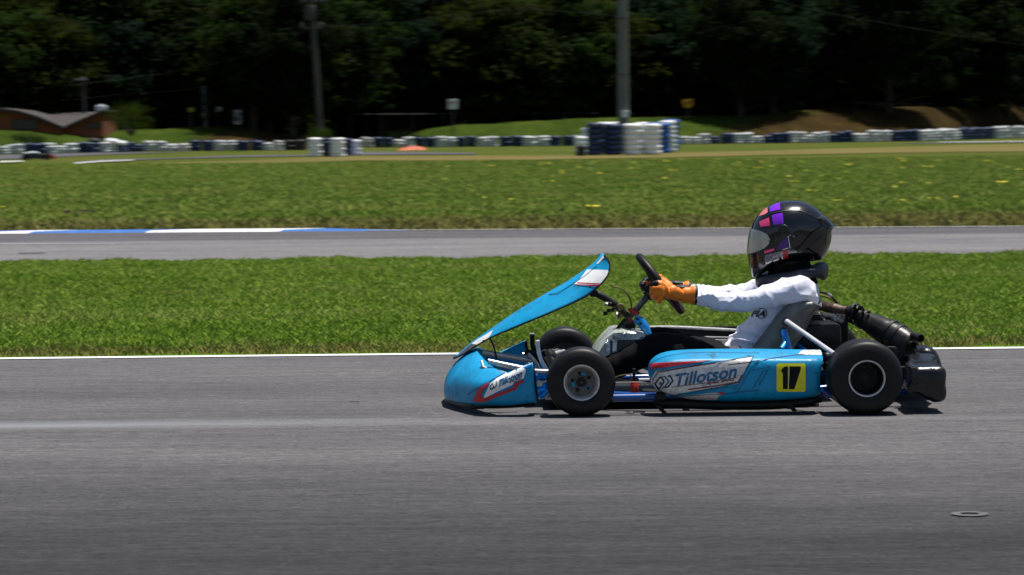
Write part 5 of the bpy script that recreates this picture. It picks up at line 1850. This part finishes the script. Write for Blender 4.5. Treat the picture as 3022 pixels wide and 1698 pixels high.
for a in [(792, 393, 34, 48, 6, 'white', 'left white stack of the small group beside the far track', g2),
          (820, 392, 28, 46, 6, 'navy', 'navy stack between the two white stacks of the small group', g2),
          (850, 393, 36, 48, 6, 'white', 'right white stack of the small group beside the far track', g2),
          (873, 389, 28, 42, 5, 'navy', 'navy stack at the right of the small group', g2),
          (893, 388, 28, 38, 4, 'white', 'low grey white stack ending the small group on the right', g2)]:
    tall_stack(*a)
# loose things on the wall and field
def loose(xd, yd, Y, cn, label):
    p = W(*D(xd, yd), Y)
    root = MB()
    root.lathe(p, tyre_prof(.30, .16), n=24, ax=Vector((.1, -.1, 1)), close=True)
    tag(root.build('loose_tyre', M['tyre_' + cn], ang=50), label, 'tyre')
loose(281, 358.5, wall_pt(281).y, 'white', 'loose white tyre lying on top of the wall, below the bush')
loose(238, 357.5, wall_pt(238).y, 'black', 'loose black tyre lying on the navy wall section left of the white one')
loose(302, 363.5, wall_pt(302).y - .5, 'white', 'white tyre tipped over the wall between navy sections')

# ================================================================== poles, posts, signs, wires
M['concrete'] = mat('weathered_concrete', (.13, .14, .13), .85, n=(3, .2), dirt=(2, .58, (.12, .13, .12)), mp=(1, 1, .2))
M['wood_post'] = mat('grey_wood', (.05, .05, .046), .85, n=(4, .3), mp=(1, 1, .2))
M['box_white'] = mat('white_box', (.7, .72, .72), .5, n=(8, .1))
M['sign_yellow'] = mat('sign_yellow', (.75, .36, .01), .5, n=(8, .15))
M['tarp2'] = mat('dull_orange', (.16, .05, .01), .6, n=(8, .2))
M['sign_green'] = mat('sign_lime', (.30, .36, .03), .5, n=(8, .15))
M['sign_red'] = mat('sign_red', (.5, .06, .05), .5, n=(8, .15))
M['wire'] = mat('grey_cable', (.030, .030, .030), .5, n=(8, .1))
p = G(*D(1583, 384))
p = Vector((p.x, G(*D(1583, 381)).y + .9, 0))
tp_ = W(*D(1582, -60), p.y)
pole = empty('concrete_pole', p, 'thick grey concrete pole rising behind the tall tyre stacks, white box near its foot', 'pole')
mb = MB()
zt = tp_.z + 3
mb.lathe(Vector((0, 0, 0)), [(.225, -.1), (.22, 1), (.195, zt * .5), (.17, zt), (0, zt)], n=28, ax=Vector((0, 0, 1)))
mb.build('shaft', M['concrete'], pole)
mb = MB()
bz = W(*D(1587, 287), p.y)
mb.box(Vector((.07, -.24, bz.z)), (.26, .10, .28), bev=.01)
mb.build('meter_box', M['box_white'], pole)
for i, hh in enumerate((.56, .30)):
    pass
mb = MB()
for z in (3.0, 5.2, 8.0):
    mb.lathe(Vector((0, 0, z)), [(.222, -.02), (.226, 0), (.222, .02)], n=24, ax=Vector((0, 0, 1)))
mb.build('steel_band', M['wire'], pole)
# leaning utility pole at the left
py = 141
fb, ftop = W(*D(808, 345), py), W(*D(782, -40), py)
fb.z = -.1
pole2 = empty('utility_pole', (fb.x, fb.y, 0), 'slim utility pole with a crossarm and transformer, left of centre above the small tyre group', 'pole')
o0 = Vector((fb.x, fb.y, 0))
mb = MB()
mb.tube([fb - o0, ftop - o0], [.14, .11], n=20)
mb.build('shaft', M['wood_post'], pole2)
mb = MB()
ca = W(*D(784, 70), py) - o0
mb.box(ca, (1.0, .12, .1), bev=.01)
mb.box(W(*D(790, 3), py) - o0, (1.3, .12, .1), bev=.01)
mb.build('crossarm', M['wood_post'], pole2)
mb = MB()
cb = W(*D(781, 32), py) - o0
mb.lathe(cb, [(0, -.35), (.24, -.35), (.26, -.3), (.26, .3), (.24, .35), (0, .35)], n=20, ax=Vector((0, 0, 1)))
mb.build('transformer', M['wood_post'], pole2)
mb = MB()
for dx in (-.45, .45):
    mb.lathe(ca + Vector((dx, 0, .05)), [(0, 0), (.05, 0), (.07, .08), (.05, .18), (0, .2)], n=12, ax=Vector((0, 0, 1)))
mb.build('insulator', M['concrete'], pole2)
def post(name, xd, y0, y1, wd, Y, m, label, cat, extra=None, lean=0):
    b_, t_ = W(*D(xd, y0), Y), W(*D(xd + lean, y1), Y)
    r_ = wd * 1.173 / F * Y / 2
    root = empty(name, (b_.x, b_.y, b_.z - .3), label, cat)
    o0 = Vector((b_.x, b_.y, b_.z - .3))
    mb = MB()
    mb.tube([Vector((0, 0, -.3)), t_ - o0], [r_, r_ * .85], n=14)
    mb.build('post', m, root)
    if extra: extra(root, o0, Y)
    return root
def lampx(root, o0, Y):
    mb = MB()
    mb.box(W(*D(203, 201), Y) - o0, (.62, .25, .09), bev=.02)
    mb.box(W(*D(208, 197), Y) - o0, (.25, .2, .10), bev=.02)
    mb.build('lamp_head', M['concrete'], root)
YL = 147
post('lamp_post', 212, 292, 198, 8.5, YL, M['wood_post'], 'dim grey lamp post behind the brick buildings', 'lamp post', lampx, -2)
def bandx(root, o0, Y):
    mb = MB()
    for yy in (240, 262, 300):
        c_ = W(*D(516, yy), Y) - o0
        mb.box(c_ + Vector((0, -.1, 0)), (.34, .2, .06), bev=.01)
    mb.build('band', M['matt_black'], root)
post('banded_post', 519, 318, 216, 11, ridge_pt(519).y + .4, M['concrete'], 'stout pale banded post standing left of the white board', 'post', bandx, -6)
def sgn_rect(x0, x1, y0, y1, m, marks=()):
    def f_(root, o0, Y):
        a, b_ = W(*D(x0, y0), Y) - o0, W(*D(x1, y1), Y) - o0
        mb = MB()
        mb.box((a + b_) / 2 + Vector((0, -.06, 0)), (abs(b_.x - a.x), .03, abs(a.z - b_.z)), bev=.006)
        fc = mb.build('sign_face', m, root)
        if marks:
            mk = MB()
            for mx0, mx1, my0, my1 in marks:
                c0_, c1_ = W(*D(mx0, my0), Y) - o0, W(*D(mx1, my1), Y) - o0
                mk.box((c0_ + c1_) / 2 + Vector((0, -.078, 0)), (abs(c1_.x - c0_.x), .004, abs(c0_.z - c1_.z)), bev=0)
            mk.build('sign_marking', M['sign_red'], fc)
    return f_
post('notice_sign', 1139, 312, 255, 5, 156, M['wood_post'], 'white notice sign with faint red marks in front of the trees, centre left', 'sign', sgn_rect(1127, 1151, 250, 275, M['box_white'], ((1131, 1138, 255, 263), (1140, 1146, 255, 259))))
def ysign(root, o0, Y):
    mb = MB()
    pts = [(1716, 251), (1741, 248), (1742, 262), (1738, 271), (1722, 271), (1718, 262)]
    mb.prism([W(*D(a, b_), Y) - o0 + Vector((0, -.08, 0)) for a, b_ in pts], (0, .04, 0), bev=.004)
    fc = mb.build('sign_face', M['sign_yellow'], root)
    mb = MB()
    mb.prism([W(*D(a, b_), Y) - o0 + Vector((0, -.095, 0)) for a, b_ in [(1722, 261), (1736, 253), (1738, 256), (1728, 264)]], (0, .008, 0), bev=0)
    mb.build('sign_marking', M['matt_black'], fc)
post('warning_sign', 1730, 290, 262, 7, 166, M['wood_post'], 'orange yellow warning sign on a short post right of the tall tyre stacks', 'sign', ysign)
post('marker_post', 482, 314, 275, 7, ridge_pt(482).y + .4, M['wood_post'], 'grey marker post with a lime green head left of the banded post', 'post', sgn_rect(474, 488, 271, 282, M['sign_green']), -4)
def mir(root, o0, Y):
    mb = MB()
    mb.lathe(W(*D(551, 276), Y) - o0 + Vector((0, -.08, 0)), [(0, -.03), (.12, -.02), (.16, 0), (.16, .03), (0, .04)], n=24)
    mb.build('mirror_disc', M['alu'], root)
post('round_sign', 551, 312, 275, 3, ridge_pt(551).y + .4, M['wood_post'], 'small round pale disc on a thin post right of the banded post', 'sign', mir)
post('white_board', 598, 318, 300, 6, ridge_pt(598).y + .2, M['wood_post'], 'tall narrow white board standing on the bank right of the round disc', 'sign', sgn_rect(589, 607, 277, 313, M['box_white']))
def ors(root, o0, Y):
    mb = MB()
    mb.box(W(*D(680, 272), Y) - o0, (.34, .03, .26), bev=.01)
    mb.build('sign_face', M['tarp2'], root)
post('orange_sign', 680, 312, 272, 3, ridge_pt(680).y + .5, M['wood_post'], 'faint orange sign deep in shade left of the utility pole', 'sign', ors)
post('pale_post', 2440, 262, 203, 13, 196, M['wood_post'], 'pale broken looking post in the dark wood at the far right', 'post')
post('thin_post', 2205, 266, 243, 5, 182, M['wood_post'], 'thin short fence stake in front of the dark wood at the right', 'post')
def cable(name, pts, label):
    q_ = [W(*D(a, b_), Y) for a, b_, Y in pts]
    mb = MB()
    mb.tube(q_, .004, n=6, sm=60)
    tag(mb.build(name, M['wire'], ang=0), label, 'cable', 'overhead cables in front of the forest')
cable('overhead_cable', [(1880, -18, 104), (2050, 26, 110), (2280, 68, 118), (2480, 100, 126), (2700, 130, 135)], 'overhead cable sagging down to the right across the dark wood')
cable('overhead_cable', [(1560, 40, 104), (1300, 25, 120), (1000, 55, 140), (790, 70, 141)], 'overhead cable between the concrete pole and the utility pole')
cable('overhead_cable', [(780, 72, 141), (560, 205, 142), (300, 238, 148), (-60, 276, 146)], 'lower overhead cable running left from the utility pole')
cable('overhead_cable', [(780, 72, 141), (620, 140, 142), (330, 196, 148), (-60, 238, 146)], 'upper overhead cable running left from the utility pole')

M['dark_wire'] = mat('dark_wire', (.008, .008, .008), .9, spec=.05, n=(8, .1))
# wire fence on the bank
def fence(x0, x1, yt0, yt1, hm_, label, step=1.6):
    a, b_ = ridge_pt(x0), ridge_pt(x1)
    ya, yb_ = a.y + 1.2, b_.y + 1.2
    ta, tb = W(*D(x0, yt0), ya), W(*D(x1, yt1), yb_)
    root = empty('wire_fence', (ta.x, ta.y, ta.z - hm_), label, 'fence')
    o0 = Vector((ta.x, ta.y, ta.z - hm_))
    L_ = (tb - ta).length
    mb = MB()
    mb.tube([ta - o0, tb - o0], .025, n=6)
    mb.build('top_rail', M['wire'], root)
    mb = MB()
    for zz in np.arange(.15, hm_, .2):
        mb.tube([ta - o0 - Vector((0, 0, zz)), tb - o0 - Vector((0, 0, zz))], .003, n=4)
    for i in range(int(L_ / .2)):
        p_ = ta.lerp(tb, i / int(L_ / .2)) - o0
        mb.tube([p_, p_ - Vector((0, 0, hm_))], .0025, n=4)
    mb.build('wire_mesh', M['dark_wire'], root)
    n_ = max(2, int(L_ / step))
    for i in range(n_ + 1):
        p_ = ta.lerp(tb, i / n_) - o0
        mb = MB()
        mb.tube([p_ + Vector((0, 0, .05)), p_ - Vector((0, 0, hm_ + .5))], .04, n=8)
        mb.build('fence_post', M['wood_post'], root)
fence(880, 1500, 288, 285, 1.2, 'faint wire fence on thin posts behind the green mound')
fence(2190, 2350, 263, 261, .8, 'short faint wire fence on top of the brown bank at the right')

# ================================================================== brick buildings at the left
M['brick'] = mat('orange_brick', (.22, .060, .02), .85, n=(9, .2), dirt=(3, .58, (.16, .05, .02)))
M['roof'] = mat('grey_tile_roof', (.040, .034, .031), .85, n=(9, .35), dirt=(3, .55, (.07, .055, .05)), bump=(20, .5, .03), mp=(1, .3, 1))
M['glass_dark'] = mat('dark_opening', (.012, .014, .015), .25, n=(4, .3))
M['timber'] = mat('dark_fascia', (.05, .022, .014), .7, n=(8, .3))
def house(outline, roofline, openings, Y, depth, label, roofplane=None):
    o0 = W(*D(outline[0][0], 326), Y)
    o0 = Vector((o0.x, Y, o0.z - .8))
    root = empty('brick_building', o0, label, 'building', 'brick buildings at the left edge')
    mb = MB()
    P4 = [W(*D(a, b_), Y) - o0 for a, b_ in outline]
    mb.prism(P4, (0, depth, 0), bev=0)
    mb.build('wall', M['brick'], root)
    mb = MB()
    R4 = [W(*D(a, b_), Y) - o0 for a, b_ in roofline]
    th = Vector((0, 0, .09))
    for a, b_ in zip(R4, R4[1:]):
        q_ = [a, b_, b_ + th, a + th]
        mb.prism([p_ + Vector((0, -.35, 0)) for p_ in q_], (0, depth + .7, 0), bev=0)
    if roofplane:
        mb.add([W(*D(a, b_), Y + dd) - o0 for a, b_, dd in roofplane], [tuple(range(len(roofplane)))])
    rf = mb.build('roof', M['roof'], root)
    mb = MB()
    for a, b_ in zip(R4, R4[1:]):
        q_ = [a - th * .9, b_ - th * .9, b_, a]
        mb.prism([p_ + Vector((0, -.33, 0)) for p_ in q_], (0, .05, 0), bev=0)
    mb.build('fascia', M['timber'], rf)
    for (xa, ya, xb, yb_) in openings:
        a, b_ = W(*D(xa, ya), Y) - o0, W(*D(xb, yb_), Y) - o0
        mb = MB()
        mb.box((a + b_) / 2 + Vector((0, -.01, 0)), (abs(b_.x - a.x), .04, abs(a.z - b_.z)), bev=0)
        wn = mb.build('window', M['glass_dark'], root)
        fr_ = MB()
        wx, wz_ = abs(b_.x - a.x) / 2, abs(a.z - b_.z) / 2
        c_ = (a + b_) / 2 + Vector((0, -.04, 0))
        for sx_ in (-1, 1):
            fr_.box(c_ + Vector((sx_ * wx, 0, 0)), (.05, .04, wz_ * 2 + .05), bev=0)
            fr_.box(c_ + Vector((0, -.004, sx_ * wz_)), (wx * 2, .04, .05), bev=0)
        fr_.build('frame', M['timber'], wn)
    return root
YB = 142
house([(-90, 345), (-90, 286), (5, 281), (60, 288), (100, 305), (150, 321), (150, 345)], [(-90, 283), (0, 277), (50, 283), (100, 298), (158, 322)], [(32, 301, 94, 325)], YB, 6,
      'orange brick building at the left edge with a sagging dark roof and wide dark opening')
house([(128, 345), (128, 322), (172, 320), (215, 302), (258, 286), (258, 345)], [(168, 321), (215, 301), (262, 281)], [(219, 310, 252, 323)], YB + .8, 5,
      'orange brick building with a roof rising to the right, beside the dark bush', roofplane=[(100, 286, 5), (262, 281, 5), (262, 281, -.2), (168, 321, -.2), (120, 300, 2)])
mb = MB()
c = W(*D(255, 273), YB + 2)
mb.box(c, (.47, .5, .28), bev=.03)
mb.lathe(c + Vector((0, 0, .14)), [(.14, 0), (.14, .05), (0, .06)], n=16, ax=Vector((0, 0, 1)))
tag(mb.build('water_tank', M['box_white']), 'small white water tank on the corner of the right brick building', 'water tank')

# ================================================================== far kart and orange cover
root = empty('parked_kart', G(*D(88, 400)), 'small dark kart with a red nose on the far track at the left edge', 'racing kart')
o0 = root.location.copy()
Yk = o0.y
def fk(a, b_, dy=0): return W(*D(a, b_), Yk + dy) - o0
M['kart_red'] = mat('kart_red', (.55, .03, .03), .35, n=(4, .2))
M['kart_dark'] = mat('kart_dark', (.015, .018, .035), .4, n=(4, .3))
mb = MB()
mb.loft([[fk(x_, y_ - h_ * s_, -.45 * w_) if j in (0, 3) else fk(x_, y_ - h_ * s_, .45 * w_) for j, s_ in enumerate((0, 0, 1, 1))] for x_, y_, h_, w_ in ((112, 399, 12, 1), (122, 399.5, 13, .95), (132, 399.5, 10, .8), (139, 399, 6, .5), (143, 398.5, 3, .3))])
mb.build('nose', M['kart_red'], root, ang=50)
mb = MB()
mb.loft([[fk(x_, y_ - h_ * s_, -.5) if j in (0, 3) else fk(x_, y_ - h_ * s_, .5) for j, s_ in enumerate((0, 0, 1, 1))] for x_, y_, h_ in ((58, 400, 10), (66, 400, 14), (90, 400, 13), (112, 400, 11))])
mb.build('bodywork', M['kart_dark'], root, ang=50)
mb = MB()
mb.tube([fk(62, 387), fk(80, 384.5), fk(98, 385)], [.03, .05, .03], n=8, sm=10)
mb.build('top_cover', M['box_white'], root)
for a in (64, 118):
    for dy in (-.5, .5):
        mb = MB()
        mb.lathe(fk(a, 397, dy), [(.06, -.07), (.13, -.07), (.14, -.04), (.14, .04), (.13, .07), (.06, .07)], n=20, close=True)
        mb.build('wheel', M['rubber'], root)
mb = MB()
c = G(*D(1036, 377))
rings = []
for i in range(26):
    t = i / 25
    xx = c.x + (t - .5) * 1.25
    hh = .19 * math.sin(math.pi * min(1, max(0, t))) ** .5 * (.6 + .55 * t) * (1 + .15 * math.sin(i * 1.9)) + .01
    rings.append([Vector((xx, c.y - .35 + .7 * j / 10, -.02 + hh * math.sin(math.pi * j / 10) ** .6)) for j in range(11)])
mb.loft(rings, caps=True)
M['tarp'] = mat('orange_tarpaulin', (.52, .085, .02), .6, n=(4, .35), bump=(9, .5, .05))
tag(mb.build('orange_tarp', M['tarp'], ang=50), 'low orange tarpaulin bundle lying on the grass beyond the far track', 'tarpaulin')

# ================================================================== forest
def leafcloud(n_cl, per, R3, leaf, seed, flat=.6, low=.1):
    g = np.random.default_rng(seed)
    u = g.normal(size=(n_cl, 3))
    u /= np.linalg.norm(u, axis=1)[:, None]
    rad_ = g.uniform(.35, 1.0, n_cl) ** .5
    wob = 1 + .28 * np.sin(u[:, 0] * 5 + seed) * np.cos(u[:, 1] * 4 + seed * 2) + .18 * np.sin(u[:, 2] * 7 + seed)
    c = u * (rad_ * wob)[:, None] * np.array(R3)
    c[:, 2] += R3[2] * (1 + low)
    P = np.repeat(c, per, 0)
    sg = g.uniform(.30, .62, n_cl)
    off = g.normal(size=(n_cl * per, 3)) * np.repeat(sg, per)[:, None]
    off[:, 2] *= flat
    P = P + off
    n = len(P)
    nrm_ = off / (np.linalg.norm(off, axis=1)[:, None] + 1e-6) * 1.1 + g.normal(size=(n, 3)) * .4 + np.array([0, 0, .35])
    nrm_ /= np.linalg.norm(nrm_, axis=1)[:, None]
    a = np.cross(nrm_, g.normal(size=(n, 3)))
    a /= np.linalg.norm(a, axis=1)[:, None]
    b_ = np.cross(nrm_, a)
    s_ = g.uniform(leaf[0], leaf[1], n)[:, None]
    co = np.stack([P - a * s_, P - b_ * s_ * .55, P + a * s_, P + b_ * s_ * .55], 1).astype(np.float32)
    return co, c
def quads_mesh(name, co, m):
    n = len(co)
    me = bpy.data.meshes.new(name)
    me.vertices.add(n * 4)
    me.vertices.foreach_set('co', co.ravel())
    me.loops.add(n * 4)
    me.polygons.add(n)
    me.loops.foreach_set('vertex_index', np.arange(n * 4, dtype=np.int32))
    me.polygons.foreach_set('loop_start', np.arange(0, n * 4, 4, dtype=np.int32))
    me.update()
    me.validate()
    me.materials.append(m)
    return me
def leafmat(name, c0, c1, c2):
    m, nt, b, oc = base(name, .8)
    gi = nt.nodes.new('ShaderNodeNewGeometry')
    oi = nt.nodes.new('ShaderNodeObjectInfo')
    a = tex(nt, oc, .5, 4, .6)
    r_ = mth(nt, 'ADD', mth(nt, 'MULTIPLY', gi.outputs['Random Per Island'], .35), mth(nt, 'ADD', mth(nt, 'MULTIPLY', a, .5), mth(nt, 'MULTIPLY', oi.outputs['Random'], .2)))
    cc_ = ramp(nt, r_, [(.2, c0), (.5, c1), (.85, c2)])
    nt.links.new(cc_, b.inputs['Base Color'])
    tl = nt.nodes.new('ShaderNodeBsdfTranslucent')
    nt.links.new(mixc(nt, 1.0, cc_, (1.5, 1.9, .9), 'MULTIPLY'), tl.inputs['Color'])
    ms = nt.nodes.new('ShaderNodeMixShader')
    ms.inputs[0].default_value = .42
    nt.links.new(b.outputs[0], ms.inputs[1])
    nt.links.new(tl.outputs[0], ms.inputs[2])
    nt.links.new(ms.outputs[0], nt.nodes['Material Output'].inputs['Surface'])
    return m
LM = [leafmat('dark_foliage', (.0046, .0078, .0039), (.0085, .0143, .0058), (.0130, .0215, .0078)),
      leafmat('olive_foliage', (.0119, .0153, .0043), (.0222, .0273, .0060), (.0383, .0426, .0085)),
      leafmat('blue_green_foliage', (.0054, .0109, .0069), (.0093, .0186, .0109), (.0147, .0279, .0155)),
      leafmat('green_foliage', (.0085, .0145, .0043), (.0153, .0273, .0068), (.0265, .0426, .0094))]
M['bark'] = mat('dark_bark', (.035, .025, .018), .9, n=(6, .4), bump=(12, .8, .04), mp=(1, 1, .2))
KINDS_ = []
for i, (R3, ncl, lf) in enumerate([((3.4, 3.0, 5.6), 150, (.13, .30)), ((4.2, 3.4, 4.6), 155, (.13, .30)), ((3.0, 2.8, 6.6), 150, (.12, .28)), ((3.8, 3.2, 5.0), 150, (.14, .32))]):
    co, cl = leafcloud(ncl, 110, R3, lf, 11 + i * 3)
    me = quads_mesh('crown', co, LM[i])
    mb = MB()
    tot = R3[2] * 2.1
    mb.tube([(0, 0, -.8), (.1, 0, 1.5), (-.1, .1, tot * .45), (.1, 0, tot * .85)], [.28, .22, .15, .04], n=12, sm=14)
    for j in range(0, len(cl), 7):
        c_ = cl[j]
        h0 = max(1.0, c_[2] * .55)
        mb.tube([(0, 0, h0), (c_[0] * .5, c_[1] * .5, (h0 + c_[2]) / 2 + .2), tuple(c_)], [.08, .05, .015], n=6, sm=6)
    to = mb.build('trunk', M['bark'])
    tme = to.data
    bpy.data.objects.remove(to)
    KINDS_.append((me, tme, tot))
crown_cache = {}
def tree(x, y, z, h, kind, colr, rz, label, grp, low=0.0, wide=1.5):
    me, tme, tot = KINDS_[kind]
    root = empty('forest_tree', (x, y, z), label, 'tree', grp)
    root.rotation_euler = (0, 0, rz)
    s_ = h / tot
    root.scale = (s_ * wide, s_ * wide, s_)
    key = (kind, colr)
    if key not in crown_cache:
        m2 = me.copy() if colr != kind else me
        if colr != kind: m2.materials[0] = LM[colr]
        crown_cache[key] = m2
    for nm, d in (('crown', crown_cache[key]), ('trunk', tme)):
        o = bpy.data.objects.new(nm, d)
        COL.objects.link(o)
        o.parent = root
        if nm == 'crown': o.location = (0, 0, .2 + low)
    return root
FR = [(-60, 16, 12, 3, 3, 'dark tree rising over the left brick building at the left edge'), (95, 12, 10, 1, 1, 'yellowish olive tree directly behind the brick buildings'), (262, 14, 14, 0, 2, 'dark tree right behind the white water tank and bush'),
      (410, 6, 13, 1, 3, 'green tree left of the banded post'), (560, 9, 14, 3, 0, 'dark tree behind the narrow white board'), (665, 3.5, 12, 1, 1, 'olive green tree just left of the utility pole'),
      (800, 9, 15, 0, 0, 'very dark tree directly behind the utility pole'), (925, 6, 13, 3, 3, 'green tree right of the utility pole'), (1040, 9, 15, 2, 2, 'blue green tree left of the white notice sign'),
      (1150, 5, 12.5, 0, 2, 'blue green tree overhanging the white notice sign'), (1268, 3, 13, 1, 1, 'olive tree midway between the notice sign and the concrete pole'), (1390, 5, 14, 3, 3, 'tall green tree with yellowish tips left of the concrete pole'),
      (1500, 9, 14, 0, 1, 'dark olive tree just left of the concrete pole'), (1655, 9, 14, 3, 2, 'dark green tree just right of the concrete pole'), (1780, 9, 13, 2, 0, 'nearly black tree behind the yellow warning sign'),
      (1910, 5, 13, 1, 2, 'wide dark tree right of the yellow warning sign'), (2040, 8, 15, 0, 0, 'tall black green tree over the start of the brown bank'), (2150, 4, 12, 2, 3, 'dark green tree with a pinkish trunk on the brown bank'),
      (2275, 8, 14, 3, 0, 'black green tree behind the short wire fence'), (2400, 5, 14, 1, 0, 'dark tree left of the pale broken post'), (2520, 9, 15, 0, 0, 'almost black tree at the right edge'), (2650, 6, 13, 3, 0, 'dark tree just beyond the right edge')]
rs = random.Random(31)
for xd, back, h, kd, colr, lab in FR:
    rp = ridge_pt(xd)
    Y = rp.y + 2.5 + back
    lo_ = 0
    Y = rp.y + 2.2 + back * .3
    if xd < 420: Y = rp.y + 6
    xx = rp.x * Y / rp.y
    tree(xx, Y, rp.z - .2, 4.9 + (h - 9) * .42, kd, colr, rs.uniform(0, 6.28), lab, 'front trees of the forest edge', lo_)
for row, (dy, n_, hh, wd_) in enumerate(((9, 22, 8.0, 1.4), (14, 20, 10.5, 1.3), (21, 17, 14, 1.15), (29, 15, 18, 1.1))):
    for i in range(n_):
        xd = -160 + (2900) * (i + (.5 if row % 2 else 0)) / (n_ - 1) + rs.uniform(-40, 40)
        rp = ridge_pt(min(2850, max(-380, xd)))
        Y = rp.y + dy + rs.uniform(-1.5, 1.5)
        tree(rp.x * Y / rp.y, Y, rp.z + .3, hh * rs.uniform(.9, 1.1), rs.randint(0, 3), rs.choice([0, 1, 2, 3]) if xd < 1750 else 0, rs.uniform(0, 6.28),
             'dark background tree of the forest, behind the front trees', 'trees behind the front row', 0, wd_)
for xd, dy, h, colr in ((1862, -2.5, 6.5, 0), (1945, -1.0, 6.2, 2), (2235, -3.0, 7.0, 0), (2440, -2.0, 7.2, 0), (2535, -5.0, 7.4, 0), (640, -1.5, 6.0, 3), (735, -3.0, 6.0, 0)):
    rp = ridge_pt(xd)
    Y = rp.y + dy
    tree(rp.x * Y / rp.y, Y, rp.z * .6, h, 3 if h < 6.6 else 1, colr, rs.uniform(0, 6.28), 'dark broad tree overhanging the bank in front of the forest edge', 'trees overhanging the bank', 2.6, 1.15)
# bushes
def bush(name, xd, yb, Y, wid, hgt, colr, label, n_cl=40):
    b_ = W(*D(xd, yb), Y)
    r_ = wid * 1.173 / F * Y / 2
    h = hgt * 1.173 / F * Y
    co, cl = leafcloud(n_cl, 90, (r_ * .85, r_ * .7, h * .42), (.04, .10), 77 + int(xd), low=.05)
    root = empty(name, b_ - Vector((0, 0, .2)), label, 'bush')
    co = (co - np.repeat(np.repeat(cl, 90, 0)[:, None, :], 4, 1)) * .45 + np.repeat(np.repeat(cl, 90, 0)[:, None, :], 4, 1)
    o = bpy.data.objects.new('crown', quads_mesh('crown', co.astype(np.float32), LM[colr]))
    COL.objects.link(o)
    o.parent = root
    mb = MB()
    for j in range(0, len(cl), 6):
        mb.tube([(0, 0, 0), tuple(cl[j] * .5), tuple(cl[j])], [.06, .04, .01], n=6)
    mb.build('trunk', M['bark'], root)
LM.append(leafmat('bush_foliage', (.010, .018, .004), (.026, .042, .007), (.05, .07, .012)))
bush('bush', 330, 330, 143, 135, 100, 4, 'rounded dark green bush beside the right brick building')
bush('shrub', 806, 352, 139, 62, 42, 4, 'low green shrub at the foot of the utility pole', 22)
bush('shrub', 70, 352, 138, 110, 24, 0, 'dark low shrub in front of the left brick building', 22)
bush('shrub', 1010, 348, 158, 120, 26, 0, 'dark low shrub left of the green mound', 24)

# wooded hillside closing the view
mb = MB()
rings = []
for i in range(60):
    x = -160 + i * 6.5
    rings.append([Vector((x, y, z + noise.noise(Vector((x * .05, y * .05, 0))) * 3)) for y, z in ((195, .5), (212, 4), (230, 14), (255, 32), (300, 55), (420, 90))])
mb.loft(rings, closed=False, caps=False)
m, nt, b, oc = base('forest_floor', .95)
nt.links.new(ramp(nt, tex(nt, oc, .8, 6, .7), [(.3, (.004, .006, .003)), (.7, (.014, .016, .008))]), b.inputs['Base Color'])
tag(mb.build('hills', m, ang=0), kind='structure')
g = np.random.default_rng(44)
n = 42000
x = g.uniform(-75, 80, n)
t = g.random(n)
y = 206 + t * 34 + np.sin(x * .3) * 2
z = np.interp(y, [195, 212, 230, 255], [.5, 4, 14, 32]) + g.random(n) * 4.5
lump = np.sin(x * .9) * np.sin(y * .8 + x * .2) * 1.3
P = np.stack([x, y, z + lump], 1)
nrm_ = g.normal(size=(n, 3)) + np.array([0, -.4, .8])
nrm_ /= np.linalg.norm(nrm_, axis=1)[:, None]
a = np.cross(nrm_, g.normal(size=(n, 3)))
a /= np.linalg.norm(a, axis=1)[:, None]
b_ = np.cross(nrm_, a)
s_ = g.uniform(.25, .7, n)[:, None]
co = np.stack([P - a * s_, P - b_ * s_ * .6, P + a * s_, P + b_ * s_ * .6], 1).astype(np.float32)
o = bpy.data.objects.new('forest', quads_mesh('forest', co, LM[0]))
COL.objects.link(o)
tag(o, 'dark wooded hillside far behind the trees', 'forest', kind='stuff')
